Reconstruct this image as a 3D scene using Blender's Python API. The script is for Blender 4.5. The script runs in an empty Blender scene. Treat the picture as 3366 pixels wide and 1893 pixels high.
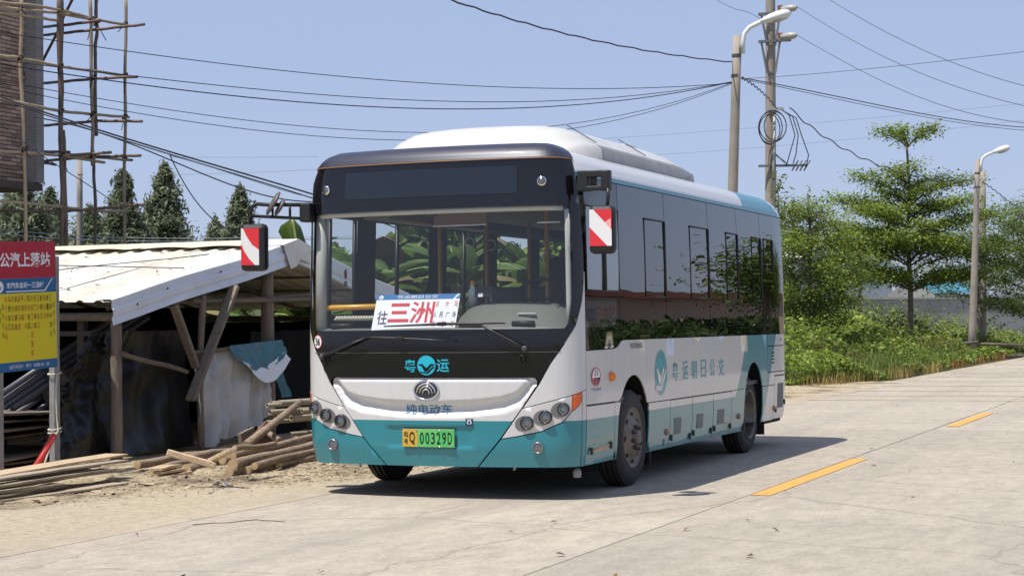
import bpy, bmesh, math, random
import numpy as np
from mathutils import Vector, Matrix
from mathutils.geometry import delaunay_2d_cdt
random.seed(7); RNG = np.random.default_rng(7)
PI = math.pi
scene = bpy.context.scene
col = scene.collection

# ------------------------------------------------------------------ camera
FOC = 5890.4                                   # focal length in pixels of a 3366 wide frame
YAW, PIT, ROL = math.radians(22.34), math.radians(1.17), math.radians(-0.65)
CAM = Vector((5.893, -12.608, 1.341))
FWD = Vector((-math.sin(YAW)*math.cos(PIT), math.cos(YAW)*math.cos(PIT), math.sin(PIT)))
_R = Vector((math.cos(YAW), math.sin(YAW), 0)); _U = _R.cross(FWD)
RGT = _R*math.cos(ROL) + _U*math.sin(ROL); UPV = -_R*math.sin(ROL) + _U*math.cos(ROL)
cam_data = bpy.data.cameras.new('camera'); cam = bpy.data.objects.new('camera', cam_data); col.objects.link(cam)
cam_data.sensor_width = 36; cam_data.lens = FOC/3366*36; cam_data.clip_start = 0.1; cam_data.clip_end = 5000
m = Matrix.Identity(4)
for i in range(3):
    m[i][0], m[i][1], m[i][2], m[i][3] = RGT[i], UPV[i], -FWD[i], CAM[i]
cam.matrix_world = m
scene.camera = cam
K = 3366/2576
def at(x, y, d):
    """world point seen at (x, y) of the 2576 wide picture, d metres deep"""
    return CAM + (FWD + RGT*((x*K-1683)/FOC) + UPV*((946.5-y*K)/FOC))*d

# ------------------------------------------------------------------ light
TOSUN = Vector((-0.21, -0.375, 1.0)).normalized()
world = bpy.data.worlds.new('World'); scene.world = world; world.use_nodes = True
wn = world.node_tree.nodes; wl = world.node_tree.links
sky = wn.new('ShaderNodeTexSky'); sky.sky_type = 'NISHITA'; sky.sun_disc = False
sky.sun_elevation = math.asin(TOSUN.z); sky.sun_rotation = math.atan2(TOSUN.x, TOSUN.y)
sky.air_density = 1.0; sky.dust_density = 0.6; sky.ozone_density = 1.0; sky.altitude = 0
haze = wn.new('ShaderNodeMix'); haze.data_type = 'RGBA'; haze.inputs['Factor'].default_value = .82      # even summer haze over the whole sky
wl.new(sky.outputs[0], haze.inputs['A']); haze.inputs['B'].default_value = (2.08, 2.52, 3.85, 1)
wl.new(haze.outputs['Result'], wn['Background'].inputs[0]); wn['Background'].inputs[1].default_value = 0.125
sun_data = bpy.data.lights.new('sun', 'SUN'); sun_data.energy = 3.9; sun_data.angle = math.radians(0.5); sun_data.color = (1.0, 0.955, 0.88)
sun = bpy.data.objects.new('sun', sun_data); col.objects.link(sun); sun.location = (0, 0, 40)
sun.rotation_euler = (-TOSUN).to_track_quat('-Z', 'Y').to_euler()
scene.view_settings.view_transform = 'Standard'; scene.view_settings.look = 'None'
scene.view_settings.exposure = 0.56; scene.view_settings.gamma = 1.0; scene.view_settings.use_curve_mapping = False
scene.cycles.max_bounces = 8; scene.cycles.transparent_max_bounces = 24

# ------------------------------------------------------------------ helpers
def tag(o, label=None, cat=None, group=None, kind=None):
    if label: o['label'] = label
    if cat: o['category'] = cat
    if group: o['group'] = group
    if kind: o['kind'] = kind
    return o
def empty(name, loc=(0, 0, 0)):
    o = bpy.data.objects.new(name, None); col.objects.link(o); o.location = loc; o.empty_display_size = .1
    return o
def link(name, me, mat=None, parent=None):
    if mat is not None: me.materials.append(mat)
    o = bpy.data.objects.new(name, me); col.objects.link(o)
    if parent is not None:
        o.parent = parent
        o.matrix_parent_inverse = Matrix.Translation(parent_loc(parent)).inverted()
    return o
def parent_loc(p):
    return Vector(p.location) if p.parent is None else Vector((0, 0, 0))
class MB:
    """collects faces in world coordinates and builds one mesh object"""
    def __init__(s): s.v = []; s.f = []; s.sm = []
    def face(s, pts, smooth=False):
        b = len(s.v); s.v += [tuple(p) for p in pts]; s.f.append(tuple(range(b, b+len(pts)))); s.sm.append(smooth)
    def add(s, vs, fs, smooth=False):
        b = len(s.v); s.v += [tuple(p) for p in vs]
        for f in fs: s.f.append(tuple(i+b for i in f)); s.sm.append(smooth)
        return s
    def box(s, c, size, rot=None, ch=0.0):
        hx, hy, hz = size[0]/2, size[1]/2, size[2]/2
        if ch <= 0:
            vs = [Vector((x, y, z)) for x in (-hx, hx) for y in (-hy, hy) for z in (-hz, hz)]
            fs = [(0,1,3,2),(4,6,7,5),(0,4,5,1),(2,3,7,6),(0,2,6,4),(1,5,7,3)]
        else:
            bm = bmesh.new(); bmesh.ops.create_cube(bm, size=1)
            for v in bm.verts: v.co = Vector((v.co.x*2*hx, v.co.y*2*hy, v.co.z*2*hz))
            bmesh.ops.bevel(bm, geom=list(bm.edges), offset=ch, segments=2, affect='EDGES', profile=.5)
            bm.verts.index_update()
            vs = [v.co.copy() for v in bm.verts]; fs = [tuple(v.index for v in f.verts) for f in bm.faces]; bm.free()
        if rot is not None: vs = [rot @ v for v in vs]
        c = Vector(c); s.add([v+c for v in vs], fs); return s
    def bar(s, a, b, w, h, up=(0, 0, 1), ch=0.0):
        a, b = Vector(a), Vector(b); d = b-a; L = d.length; z = d.normalized(); up = Vector(up)
        if abs(z.dot(up)) > .98: up = Vector((1, 0, 0))
        x = up.cross(z).normalized(); y = z.cross(x)
        return s.box((a+b)/2, (w, h, L), Matrix((x, y, z)).transposed(), ch)
    def tube(s, pts, r, n=8, cap=True, smooth=True):
        pts = [Vector(p) for p in pts]; k = len(pts)
        rs = [r]*k if isinstance(r, (int, float)) else list(r)
        b = len(s.v); ref = None
        for i, p in enumerate(pts):
            t = (pts[min(i+1, k-1)] - pts[max(i-1, 0)])
            t = t.normalized() if t.length > 1e-9 else Vector((0, 0, 1))
            if ref is None:
                ref = Vector((0, 0, 1)) if abs(t.z) < .9 else Vector((1, 0, 0))
            x = ref - t*ref.dot(t); x.normalize(); y = t.cross(x); ref = x
            for j in range(n):
                a = 2*PI*j/n; s.v.append(tuple(p + (x*math.cos(a) + y*math.sin(a))*rs[i]))
        for i in range(k-1):
            for j in range(n):
                q = (j+1) % n
                s.f.append((b+i*n+j, b+i*n+q, b+(i+1)*n+q, b+(i+1)*n+j)); s.sm.append(smooth)
        if cap:
            s.f.append(tuple(b+j for j in reversed(range(n)))); s.sm.append(False)
            s.f.append(tuple(b+(k-1)*n+j for j in range(n))); s.sm.append(False)
        return s
    def lathe(s, prof, c, axis='x', n=32, smooth=True, ang=(0, 2*PI)):
        """prof: (axial, radius) pairs turned about an axis through c"""
        c = Vector(c); b = len(s.v); k = len(prof)
        ax = {'x': (Vector((1,0,0)), Vector((0,1,0)), Vector((0,0,1))), 'z': (Vector((0,0,1)), Vector((1,0,0)), Vector((0,1,0))), 'y': (Vector((0,1,0)), Vector((0,0,1)), Vector((1,0,0)))}[axis] if isinstance(axis, str) else axis
        for j in range(n):
            a = 2*PI*j/n; d = ax[1]*math.cos(a) + ax[2]*math.sin(a)
            for (h, r) in prof: s.v.append(tuple(c + ax[0]*h + d*r))
        for j in range(n):
            q = (j+1) % n
            for i in range(k-1):
                s.f.append((b+j*k+i, b+q*k+i, b+q*k+i+1, b+j*k+i+1)); s.sm.append(smooth)
        return s
    def build(s, name, mat, parent=None):
        used = sorted({i for f in s.f for i in f})
        if len(used) < len(s.v):
            mp_ = {o: i for i, o in enumerate(used)}; s.v = [s.v[i] for i in used]; s.f = [tuple(mp_[i] for i in f) for f in s.f]
        me = bpy.data.meshes.new(name); me.from_pydata(s.v, [], s.f)
        me.polygons.foreach_set('use_smooth', s.sm); me.validate(); me.update()
        return link(name, me, mat, parent)
def frame_of(z, up=(0, 0, 1)):
    z = Vector(z).normalized(); up = Vector(up)
    if abs(z.dot(up)) > .98: up = Vector((1, 0, 0))
    x = up.cross(z).normalized(); return z, x, z.cross(x)
def poly_clip_in(p, poly):
    x, y = p; c = False; n = len(poly); j = n-1
    for i in range(n):
        xi, yi = poly[i]; xj, yj = poly[j]
        if (yi > y) != (yj > y) and x < (xj-xi)*(y-yi)/(yj-yi)+xi: c = not c
        j = i
    return c
def quad_cloud(name, V, mat, parent=None, tri=False):
    """V: (n,4,3) array of loose quads"""
    n, k = V.shape[0], V.shape[1]
    me = bpy.data.meshes.new(name)
    me.vertices.add(n*k); me.vertices.foreach_set('co', V.reshape(-1).astype(np.float32))
    me.loops.add(n*k); me.loops.foreach_set('vertex_index', np.arange(n*k, dtype=np.int32))
    me.polygons.add(n); me.polygons.foreach_set('loop_start', np.arange(0, n*k, k, dtype=np.int32)); me.polygons.foreach_set('loop_total', np.full(n, k, dtype=np.int32))
    me.update(calc_edges=True); me.validate()
    return link(name, me, mat, parent)
def leaves(C, size, aspect=.5, updir=.4, jitter=.35):
    """leaf shaped quads about centres C (n,3); updir pulls the normals upwards"""
    n = len(C)
    nrm = RNG.normal(size=(n, 3)); nrm[:, 2] = np.abs(nrm[:, 2]) + updir*2; nrm /= np.linalg.norm(nrm, axis=1)[:, None]
    t = RNG.normal(size=(n, 3)); t -= nrm*(t*nrm).sum(1)[:, None]; t /= np.linalg.norm(t, axis=1)[:, None]
    b = np.cross(nrm, t); L = size*(1+jitter*RNG.normal(size=(n, 1))).clip(.4, 2); W = L*aspect
    bend = nrm*L*.12
    return np.stack([C-t*L*.5, C+b*W*.5+bend, C+t*L*.5, C-b*W*.5+bend], 1)

# ------------------------------------------------------------------ materials
def hexc(h):
    h = h.lstrip('#'); c = [int(h[i:i+2], 16)/255 for i in (0, 2, 4)]
    return tuple(x/12.92 if x <= .04045 else ((x+.055)/1.055)**2.4 for x in c)
MATS = {}
def mat(name, c, rough=.6, metal=0.0, var=0.0, c2=None, scale=6.0, bump=0.0, bscale=30.0, coat=0.0, spec=.5, detail=5.0, stretch=None, island=0.0, objrand=0.0, trans=0.0, emit=None, rvar=0.0):
    if name in MATS: return MATS[name]
    M = bpy.data.materials.new(name); M.use_nodes = True; nt = M.node_tree; N = nt.nodes; L = nt.links
    P = N['Principled BSDF']; P.inputs['Roughness'].default_value = rough; P.inputs['Metallic'].default_value = metal
    P.inputs['Coat Weight'].default_value = coat; P.inputs['Coat Roughness'].default_value = .04; P.inputs['Specular IOR Level'].default_value = spec
    base = (*c, 1); out = None
    def co():
        t = N.new('ShaderNodeTexCoord'); s = t.outputs['Object']
        if stretch:
            mp = N.new('ShaderNodeMapping'); mp.inputs['Scale'].default_value = stretch; L.new(s, mp.inputs[0]); s = mp.outputs[0]
        return s
    if var > 0 or c2 is not None:
        nz = N.new('ShaderNodeTexNoise'); nz.inputs['Scale'].default_value = scale; nz.inputs['Detail'].default_value = detail; nz.inputs['Roughness'].default_value = .62; L.new(co(), nz.inputs['Vector'])
        rp = N.new('ShaderNodeValToRGB'); rp.color_ramp.elements[0].position = .32; rp.color_ramp.elements[1].position = .68
        a = c2 if c2 is not None else tuple(x*(1-var) for x in c); b = c if c2 is not None else tuple(min(1, x*(1+var)) for x in c)
        rp.color_ramp.elements[0].color = (*a, 1); rp.color_ramp.elements[1].color = (*b, 1)
        L.new(nz.outputs['Fac'], rp.inputs[0]); out = rp.outputs[0]
        if rvar > 0:
            mr = N.new('ShaderNodeMapRange'); mr.inputs['To Min'].default_value = max(0, rough-rvar); mr.inputs['To Max'].default_value = min(1, rough+rvar); L.new(nz.outputs['Fac'], mr.inputs['Value']); L.new(mr.outputs[0], P.inputs['Roughness'])
    for amt, src in ((island, 'i'), (objrand, 'o')):
        if amt <= 0: continue
        if src == 'i': g = N.new('ShaderNodeNewGeometry').outputs['Random Per Island']
        else: g = N.new('ShaderNodeObjectInfo').outputs['Random']
        hs = N.new('ShaderNodeHueSaturation'); mr = N.new('ShaderNodeMapRange'); mr.inputs['To Min'].default_value = 1-amt; mr.inputs['To Max'].default_value = 1+amt
        L.new(g, mr.inputs['Value']); L.new(mr.outputs[0], hs.inputs['Value'])
        if out is None: hs.inputs['Color'].default_value = base
        else: L.new(out, hs.inputs['Color'])
        out = hs.outputs[0]
    if out is None: P.inputs['Base Color'].default_value = base
    else: L.new(out, P.inputs['Base Color'])
    if bump > 0:
        nz = N.new('ShaderNodeTexNoise'); nz.inputs['Scale'].default_value = bscale; nz.inputs['Detail'].default_value = 6; L.new(co(), nz.inputs['Vector'])
        bp = N.new('ShaderNodeBump'); bp.inputs['Strength'].default_value = bump; bp.inputs['Distance'].default_value = .02; L.new(nz.outputs['Fac'], bp.inputs['Height']); L.new(bp.outputs[0], P.inputs['Normal'])
    if trans > 0:                      # thin leaf or sheet letting some light through
        tr = N.new('ShaderNodeBsdfTranslucent'); mx = N.new('ShaderNodeMixShader'); mx.inputs[0].default_value = trans
        if out is None: tr.inputs[0].default_value = base
        else: L.new(out, tr.inputs[0])
        L.new(P.outputs[0], mx.inputs[1]); L.new(tr.outputs[0], mx.inputs[2]); L.new(mx.outputs[0], N['Material Output'].inputs[0])
    if emit: P.inputs['Emission Color'].default_value = (*emit[0], 1); P.inputs['Emission Strength'].default_value = emit[1]
    MATS[name] = M; return M
def glass(name, tint, f0=.05, rough=0.0, wave=0.0, gcol=(1, 1, 1)):
    """flat pane: tinted see-through plus mirror reflection"""
    M = bpy.data.materials.new(name); M.use_nodes = True; nt = M.node_tree; N = nt.nodes; L = nt.links
    N.remove(N['Principled BSDF'])
    tr = N.new('ShaderNodeBsdfTransparent'); tr.inputs[0].default_value = (*tint, 1)
    gl = N.new('ShaderNodeBsdfGlossy'); gl.inputs['Roughness'].default_value = rough; gl.inputs[0].default_value = (*gcol, 1)
    ge = N.new('ShaderNodeNewGeometry'); dt = N.new('ShaderNodeVectorMath'); dt.operation = 'DOT_PRODUCT'; L.new(ge.outputs['Incoming'], dt.inputs[0]); L.new(ge.outputs['Normal'], dt.inputs[1])
    def mth(op, a, b=None):
        n = N.new('ShaderNodeMath'); n.operation = op
        for i, q in enumerate((a, b)):
            if isinstance(q, (int, float)): n.inputs[i].default_value = q
            elif q is not None: L.new(q, n.inputs[i])
        return n.outputs[0]
    fr = mth('ADD', mth('MULTIPLY', mth('POWER', mth('SUBTRACT', 1.0, mth('ABSOLUTE', dt.outputs['Value'])), 5.0), 1-f0), f0)   # Schlick reflectance, same from both sides
    mx = N.new('ShaderNodeMixShader'); L.new(fr, mx.inputs[0]); L.new(tr.outputs[0], mx.inputs[1]); L.new(gl.outputs[0], mx.inputs[2])
    L.new(mx.outputs[0], N['Material Output'].inputs[0])
    if wave > 0:
        tc = N.new('ShaderNodeTexCoord'); nz = N.new('ShaderNodeTexNoise'); nz.inputs['Scale'].default_value = 1.6; nz.inputs['Detail'].default_value = 1; L.new(tc.outputs['Object'], nz.inputs[0])
        bp = N.new('ShaderNodeBump'); bp.inputs['Strength'].default_value = wave; bp.inputs['Distance'].default_value = .05; L.new(nz.outputs['Fac'], bp.inputs['Height'])
        L.new(bp.outputs[0], gl.inputs['Normal'])
    MATS[name] = M; return M

black_gloss = mat('black_gloss', (.006, .006, .008), .06, coat=.15)
black_plastic = mat('black_plastic', (.012, .012, .014), .45, bump=.05, bscale=200)
rubber = mat('rubber', (.016, .015, .015), .75, c2=(.028, .026, .024), scale=9, bump=.15, bscale=60)
chrome = mat('chrome', (.75, .76, .78), .12, 1.0)
steel = mat('steel', (.42, .42, .42), .38, .9, var=.15)
plain_white = mat('plain_white', (.8, .8, .8), .5)

# ================================================================== BUS
def bez(p0, p1, p2, p3, n):
    t = np.linspace(0, 1, n)[:, None]; p0, p1, p2, p3 = map(np.array, (p0, p1, p2, p3))
    return (1-t)**3*p0+3*(1-t)**2*t*p1+3*(1-t)*t*t*p2+t**3*p3
_x = np.linspace(0, .9, 46); _sl = .075*2/.9
_rx = np.linspace(.9, 0, 30)
PL = np.vstack([np.c_[_x, .075*(_x/.9)**2], bez((.9, .075), (1.07, .075+.17*_sl), (1.2, .19), (1.2, .40), 40)[1:],
                np.c_[np.full(120, 1.2), np.linspace(.4, 6.5, 121)[1:]], bez((1.2, 6.5), (1.2, 6.74), (1.12, 6.99), (.9, 7.06), 20)[1:],
                np.c_[_rx, 7.06+.09*(1-(_rx/.9)**2)][1:]])
SL = np.r_[0, np.cumsum(np.hypot(*np.diff(PL, axis=0).T))]
UMAX = SL[-1]
def U(y): return y + SL[84] - .4            # perimeter coordinate of the straight side at y
_ZP = [.2, .25, .4, .7, 1.2, 1.8, 2.2, 2.47]; _IP = [.05, .035, .01, 0, 0, .005, .015, .03]
_VS = [.2, 2.47, 2.52, 2.60, 2.68, 2.76, 2.9, 3.1, 3.4, 3.7]
_ZS = [.2, 2.47, 2.52, 2.59, 2.645, 2.685, 2.715, 2.735, 2.75, 2.755]; _IS = [0, .03, .037, .075, .13, .20, .34, .54, .84, 1.14]
_VF = [.2, 2.47, 2.55, 2.615, 2.66, 2.70, 2.76, 2.9, 3.1, 3.4, 3.7]
_ZF = [.2, 2.47, 2.55, 2.615, 2.66, 2.698, 2.728, 2.745, 2.75, 2.755, 2.757]; _IF = [0, .02, .026, .036, .06, .095, .155, .29, .49, .80, 1.12]
def prof(v, u):
    w = min(1, max(0, (abs(u)-1.0)/.36)); w = w*w*(3-2*w)
    if v <= 2.47: return float(np.interp(v, _ZP, _IP))*(1-.33*(1-w) if v > 2.2 else 1), v
    return (1-w)*np.interp(v, _VF, _IF)+w*np.interp(v, _VS, _IS), (1-w)*np.interp(v, _VF, _ZF)+w*np.interp(v, _VS, _ZS)
def S0(u, v):
    t = min(abs(u), UMAX); s = 1 if u >= 0 else -1
    x = np.interp(t, SL, PL[:, 0]); y = np.interp(t, SL, PL[:, 1]); i, z = prof(v, u)
    return Vector((s*x*(1-i/1.2), y + i*(1-y/3.575), z))
def S(u, v, off=0.0):
    p = S0(u, v)
    if off:
        a = S0(u+.004, v)-S0(u-.004, v); b = S0(u, v+.004)-S0(u, v-.004)
        p = p + a.cross(b).normalized()*off
    return p
def dens(poly, step):
    out = []
    for i, p in enumerate(poly):
        q = poly[(i+1) % len(poly)]; L = math.hypot(q[0]-p[0], q[1]-p[1]); k = max(1, int(math.ceil(L/step)))
        for j in range(k): out.append((p[0]+(q[0]-p[0])*j/k, p[1]+(q[1]-p[1])*j/k))
    return out
def panel(name, poly, mt, parent, off=0.0, step=.06, su=None, sz=None, rim=.012, sculpt=None, holes=(), surf=None, smooth=True):
    """a polygon drawn on the unrolled body surface, wrapped on to it"""
    surf = surf or S; su = su or step; sz = sz or step
    P = dens(poly, step); H = [dens(h, step) for h in holes]
    pts = list(P); edges = [(i, (i+1) % len(P)) for i in range(len(P))]
    for h in H:
        b = len(pts); pts += h; edges += [(b+i, b+(i+1) % len(h)) for i in range(len(h))]
    u0, u1 = min(p[0] for p in poly), max(p[0] for p in poly); z0, z1 = min(p[1] for p in poly), max(p[1] for p in poly)
    for i in range(1, int((u1-u0)/su)+1):
        for j in range(1, int((z1-z0)/sz)+1):
            q = (u0+i*su, z0+j*sz)
            if q[0] < u1-.2*su and q[1] < z1-.2*sz and poly_clip_in(q, P) and not any(poly_clip_in(q, h) for h in H):
                pts.append(q)
    r = delaunay_2d_cdt([Vector(p) for p in pts], edges, [], 0, 1e-6)
    V2, F = r[0], r[2]
    fs = []
    for f in F:
        c = (sum(V2[i].x for i in f)/len(f), sum(V2[i].y for i in f)/len(f))
        if poly_clip_in(c, P) and not any(poly_clip_in(c, h) for h in H):
            a, b, c3 = V2[f[0]], V2[f[1]], V2[f[2]]
            fs.append(tuple(f) if (b-a).cross(c3-a) > 0 else tuple(reversed(f)))
    fo = (lambda p: off + (sculpt(p[0], p[1]) if sculpt else 0))
    mb = MB(); mb.add([surf(v.x, v.y, fo(v)) for v in V2], fs, smooth)
    if rim:
        for ring in [P]+H:
            n = len(ring)
            for i in range(n):
                a, b = ring[i], ring[(i+1) % n]
                mb.face([surf(*a, fo(a)), surf(*b, fo(b)), surf(*b, off-rim), surf(*a, off-rim)])
    return mb.build(name, mt, parent)
def mir(poly, s): return [(s*u, z) for u, z in poly] if s > 0 else [(s*u, z) for u, z in reversed(poly)]
def ell(cu, cz, a, b, n=28, rot=0.0):
    return [(cu+a*math.cos(t)*math.cos(rot)-b*math.sin(t)*math.sin(rot), cz+a*math.cos(t)*math.sin(rot)+b*math.sin(t)*math.cos(rot)) for t in [2*PI*i/n for i in range(n)]]
_tc = {}
def text_mesh(body, bold=0.0, vert=False):
    key = (body, bold)
    if key not in _tc:
        c = bpy.data.curves.new('lettering', 'FONT'); c.body = body; c.offset = bold; c.resolution_u = 4
        o = bpy.data.objects.new('lettering', c); col.objects.link(o)
        me = bpy.data.meshes.new_from_object(o.evaluated_get(bpy.context.evaluated_depsgraph_get()))
        vs = [v.co.copy() for v in me.vertices]; fs = [tuple(p.vertices) for p in me.polygons]
        bpy.data.objects.remove(o); bpy.data.curves.remove(c); bpy.data.meshes.remove(me)
        x0 = min(v.x for v in vs); x1 = max(v.x for v in vs); y0 = min(v.y for v in vs); y1 = max(v.y for v in vs)
        _tc[key] = ([((v.x-x0)/(x1-x0), (v.y-y0)/(y1-y0)) for v in vs], fs)
    return _tc[key]
def lettering(name, body, rect, mt, parent, off=.003, bold=0.0, surf=None, slant=0.0, cuts=0):
    """text stretched over rect (u0, u1, z0, z1)"""
    surf = surf or S; vs, fs = text_mesh(body, bold); u0, u1, z0, z1 = rect
    if cuts:
        bm = bmesh.new(); bv = [bm.verts.new((a, b, 0)) for a, b in vs]
        for f in fs:
            try: bm.faces.new([bv[i] for i in f])
            except ValueError: pass
        bmesh.ops.triangulate(bm, faces=list(bm.faces)); bmesh.ops.subdivide_edges(bm, edges=list(bm.edges), cuts=cuts, use_grid_fill=True); bm.verts.index_update()
        vs = [(v.co.x, v.co.y) for v in bm.verts]; fs = [tuple(v.index for v in f.verts) for f in bm.faces]; bm.free()
    mb = MB(); mb.add([surf(u0+(u1-u0)*a+slant*b, z0+(z1-z0)*b, off) for a, b in vs], fs)
    return mb.build(name, mt, parent)
def decal(name, polys, mt, parent, off=.003, step=.03, surf=None):
    surf = surf or S; mb = MB()
    for poly in polys:
        P = dens(poly, step); r = delaunay_2d_cdt([Vector(p) for p in P], [(i, (i+1) % len(P)) for i in range(len(P))], [], 0, 1e-7)
        fs = []
        for f in r[2]:
            c = (sum(r[0][i].x for i in f)/3, sum(r[0][i].y for i in f)/3)
            if poly_clip_in(c, P):
                a, b, c3 = [r[0][i] for i in f]; fs.append(tuple(f) if (b-a).cross(c3-a) > 0 else tuple(reversed(f)))
        mb.add([surf(v.x, v.y, off) for v in r[0]], fs, True)
    return mb.build(name, mt, parent)

# --- paint with the two-tone livery (teal skirt, teal sweep at the tail, teal gutter stripe)
TEAL = (.002, .20, .245); WHITE = (.58, .575, .565)
def livery():
    M = bpy.data.materials.new('bus_paint'); M.use_nodes = True; nt = M.node_tree; N = nt.nodes; L = nt.links; P = N['Principled BSDF']
    tc = N.new('ShaderNodeTexCoord'); sp = N.new('ShaderNodeSeparateXYZ'); L.new(tc.outputs['Object'], sp.inputs[0])
    def mth(op, a, b=None):
        n = N.new('ShaderNodeMath'); n.operation = op
        for i, q in enumerate((a, b)):
            if q is None: continue
            if isinstance(q, (int, float)): n.inputs[i].default_value = q
            else: L.new(q, n.inputs[i])
        return n.outputs[0]
    y, z = sp.outputs['Y'], sp.outputs['Z']
    lt = lambda a, b: mth('LESS_THAN', a, b); gt = lambda a, b: mth('GREATER_THAN', a, b); mul = lambda *q: q[0] if len(q) == 1 else mth('MULTIPLY', q[0], mul(*q[1:]))
    dz = mth('SUBTRACT', z, .628)
    yf = mth('ADD', mth('SUBTRACT', mth('MULTIPLY', dz, 1.05), mth('MULTIPLY', mth('MULTIPLY', dz, dz), .6)), 4.597)
    yr = mth('SUBTRACT', 6.25, mth('MULTIPLY', mth('SUBTRACT', 1.212, z), .644))
    skirt = mul(lt(z, .606), lt(y, yr))
    sweep = mul(gt(y, yf), lt(y, yr), lt(z, 1.3))
    gutter = mul(gt(z, 2.44), lt(z, 2.508), lt(y, 6.3))
    ye = mth('ADD', 5.22, mth('MULTIPLY', mth('SUBTRACT', 2.7, z), -.9))
    tail = mul(gt(z, 2.44), gt(y, ye), lt(y, mth('ADD', 6.33, mth('MULTIPLY', mth('SUBTRACT', 2.7, z), .9))))
    t = mth('MAXIMUM', mth('MAXIMUM', skirt, sweep), mth('MAXIMUM', gutter, tail))
    nz = N.new('ShaderNodeTexNoise'); nz.inputs['Scale'].default_value = 3; nz.inputs['Detail'].default_value = 8; L.new(tc.outputs['Object'], nz.inputs[0])
    mx = N.new('ShaderNodeMix'); mx.data_type = 'RGBA'; L.new(t, mx.inputs['Factor']); mx.inputs['A'].default_value = (*WHITE, 1); mx.inputs['B'].default_value = (*TEAL, 1)
    # road dust, heavier towards the skirt
    dust = mth('MULTIPLY', nz.outputs['Fac'], mth('MAXIMUM', mth('SUBTRACT', .24, mth('MULTIPLY', z, .36)), .04))
    md = N.new('ShaderNodeMix'); md.data_type = 'RGBA'; L.new(dust, md.inputs['Factor']); L.new(mx.outputs['Result'], md.inputs['A']); md.inputs['B'].default_value = (.36, .33, .28, 1)
    mpn = N.new('ShaderNodeMapping'); mpn.inputs['Scale'].default_value = (9, 9, .7); L.new(tc.outputs['Object'], mpn.inputs[0])      # rain streaks
    n3 = N.new('ShaderNodeTexNoise'); n3.inputs['Scale'].default_value = 2.2; n3.inputs['Detail'].default_value = 6; L.new(mpn.outputs[0], n3.inputs[0])
    rs = N.new('ShaderNodeValToRGB'); rs.color_ramp.elements[0].position = .30; rs.color_ramp.elements[0].color = (.80, .785, .75, 1); rs.color_ramp.elements[1].position = .58; rs.color_ramp.elements[1].color = (1, 1, 1, 1); L.new(n3.outputs['Fac'], rs.inputs[0])
    ms = N.new('ShaderNodeMix'); ms.data_type = 'RGBA'; ms.blend_type = 'MULTIPLY'; ms.inputs['Factor'].default_value = .22; L.new(md.outputs['Result'], ms.inputs['A']); L.new(rs.outputs[0], ms.inputs['B'])
    L.new(ms.outputs['Result'], P.inputs['Base Color'])
    P.inputs['Roughness'].default_value = .35; P.inputs['Coat Weight'].default_value = .55; P.inputs['Coat Roughness'].default_value = .03
    n2 = N.new('ShaderNodeTexNoise'); n2.inputs['Scale'].default_value = 1.7; n2.inputs['Detail'].default_value = 1.5; L.new(tc.outputs['Object'], n2.inputs[0])
    bp = N.new('ShaderNodeBump'); bp.inputs['Strength'].default_value = .10; bp.inputs['Distance'].default_value = .06; L.new(n2.outputs['Fac'], bp.inputs['Height'])
    L.new(bp.outputs[0], P.inputs['Coat Normal'])
    return M
paint = livery()
cap_paint = mat('cap_paint', (.020, .022, .042), .42, .1, var=.1, scale=300, coat=.30)
lamp_grey = mat('lamp_panel_grey', (.56, .54, .52), .3, coat=.3)
socket_grey = mat('lamp_socket_grey', (.20, .20, .21), .25, .5)
lamp_dark = mat('lamp_ring_dark', (.05, .05, .05), .3, .6)
lens = mat('lamp_lens', (.20, .21, .22), .10, .75, coat=.6)
orange_lens = mat('orange_lens', (.75, .12, .03), .2, coat=.8)
amber_lens = mat('amber_lens', (.70, .20, .01), .2, coat=.5)
seam_black = mat('seam_black', (.01, .01, .01), .6)
shell_black = mat('underbody_black', (.008, .008, .008), .8)
teal_print = mat('teal_print', (.012, .30, .36), .35, coat=.5)
cyan_print = mat('cyan_print', (.015, .42, .55), .35)
blue_print = mat('blue_print', (.01, .16, .32), .35)
glass_side = glass('tinted_side_glass', (.012, .013, .014), .13, wave=.035)
glass_front = glass('windscreen_glass', (.86, .885, .88), .055)
glass_door = glass('clear_side_glass', (.88, .91, .89), .04)
glass_drv = glass('driver_side_glass', (.30, .32, .34), .09, wave=.02)
trim_grey = mat('interior_grey', (.23, .225, .21), .55, bump=.05, bscale=120)
trim_light = mat('interior_light_grey', (.42, .41, .38), .5)
yellow_pole = mat('yellow_pole', (.72, .36, .02), .3, coat=.4)
dash_top = mat('dashboard_grey', (.14, .136, .125), .5, var=.06, scale=40, bump=.06, bscale=200)

bus = empty('bus', (0, 0, 0))
tag(bus, 'white and teal single-deck city bus parked on the concrete road', 'bus')

# --- dark inner shell behind the seams and inside the wheel arches
ARCH = [(1.43, .47, .40, .447), (5.30, .47, .37, .46)]
def in_arch(y, z, g=0.0):
    for yc, zc, rx, rz in ARCH:
        if abs(y-yc) < rx+g and (z < zc or ((y-yc)/(rx+g))**2+((z-zc)/(rz+g))**2 < 1): return True
    return False
mb = MB(); us = np.concatenate([np.linspace(-UMAX, UMAX, 260)]); vs_ = [.26, .4, .55, .7, .85, 1.0, 1.12, 1.19]
for i in range(len(us)-1):
    for j in range(len(vs_)-1):
        c = S0((us[i]+us[i+1])/2, (vs_[j]+vs_[j+1])/2)
        if abs(c.x) > 1.1 and in_arch(c.y, c.z, .06): continue
        o_ = -.085 if abs(us[i]) < 1.2 else -.022; mb.face([S(us[i], vs_[j], o_), S(us[i+1], vs_[j], o_), S(us[i+1], vs_[j+1], o_), S(us[i], vs_[j+1], o_)])
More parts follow.
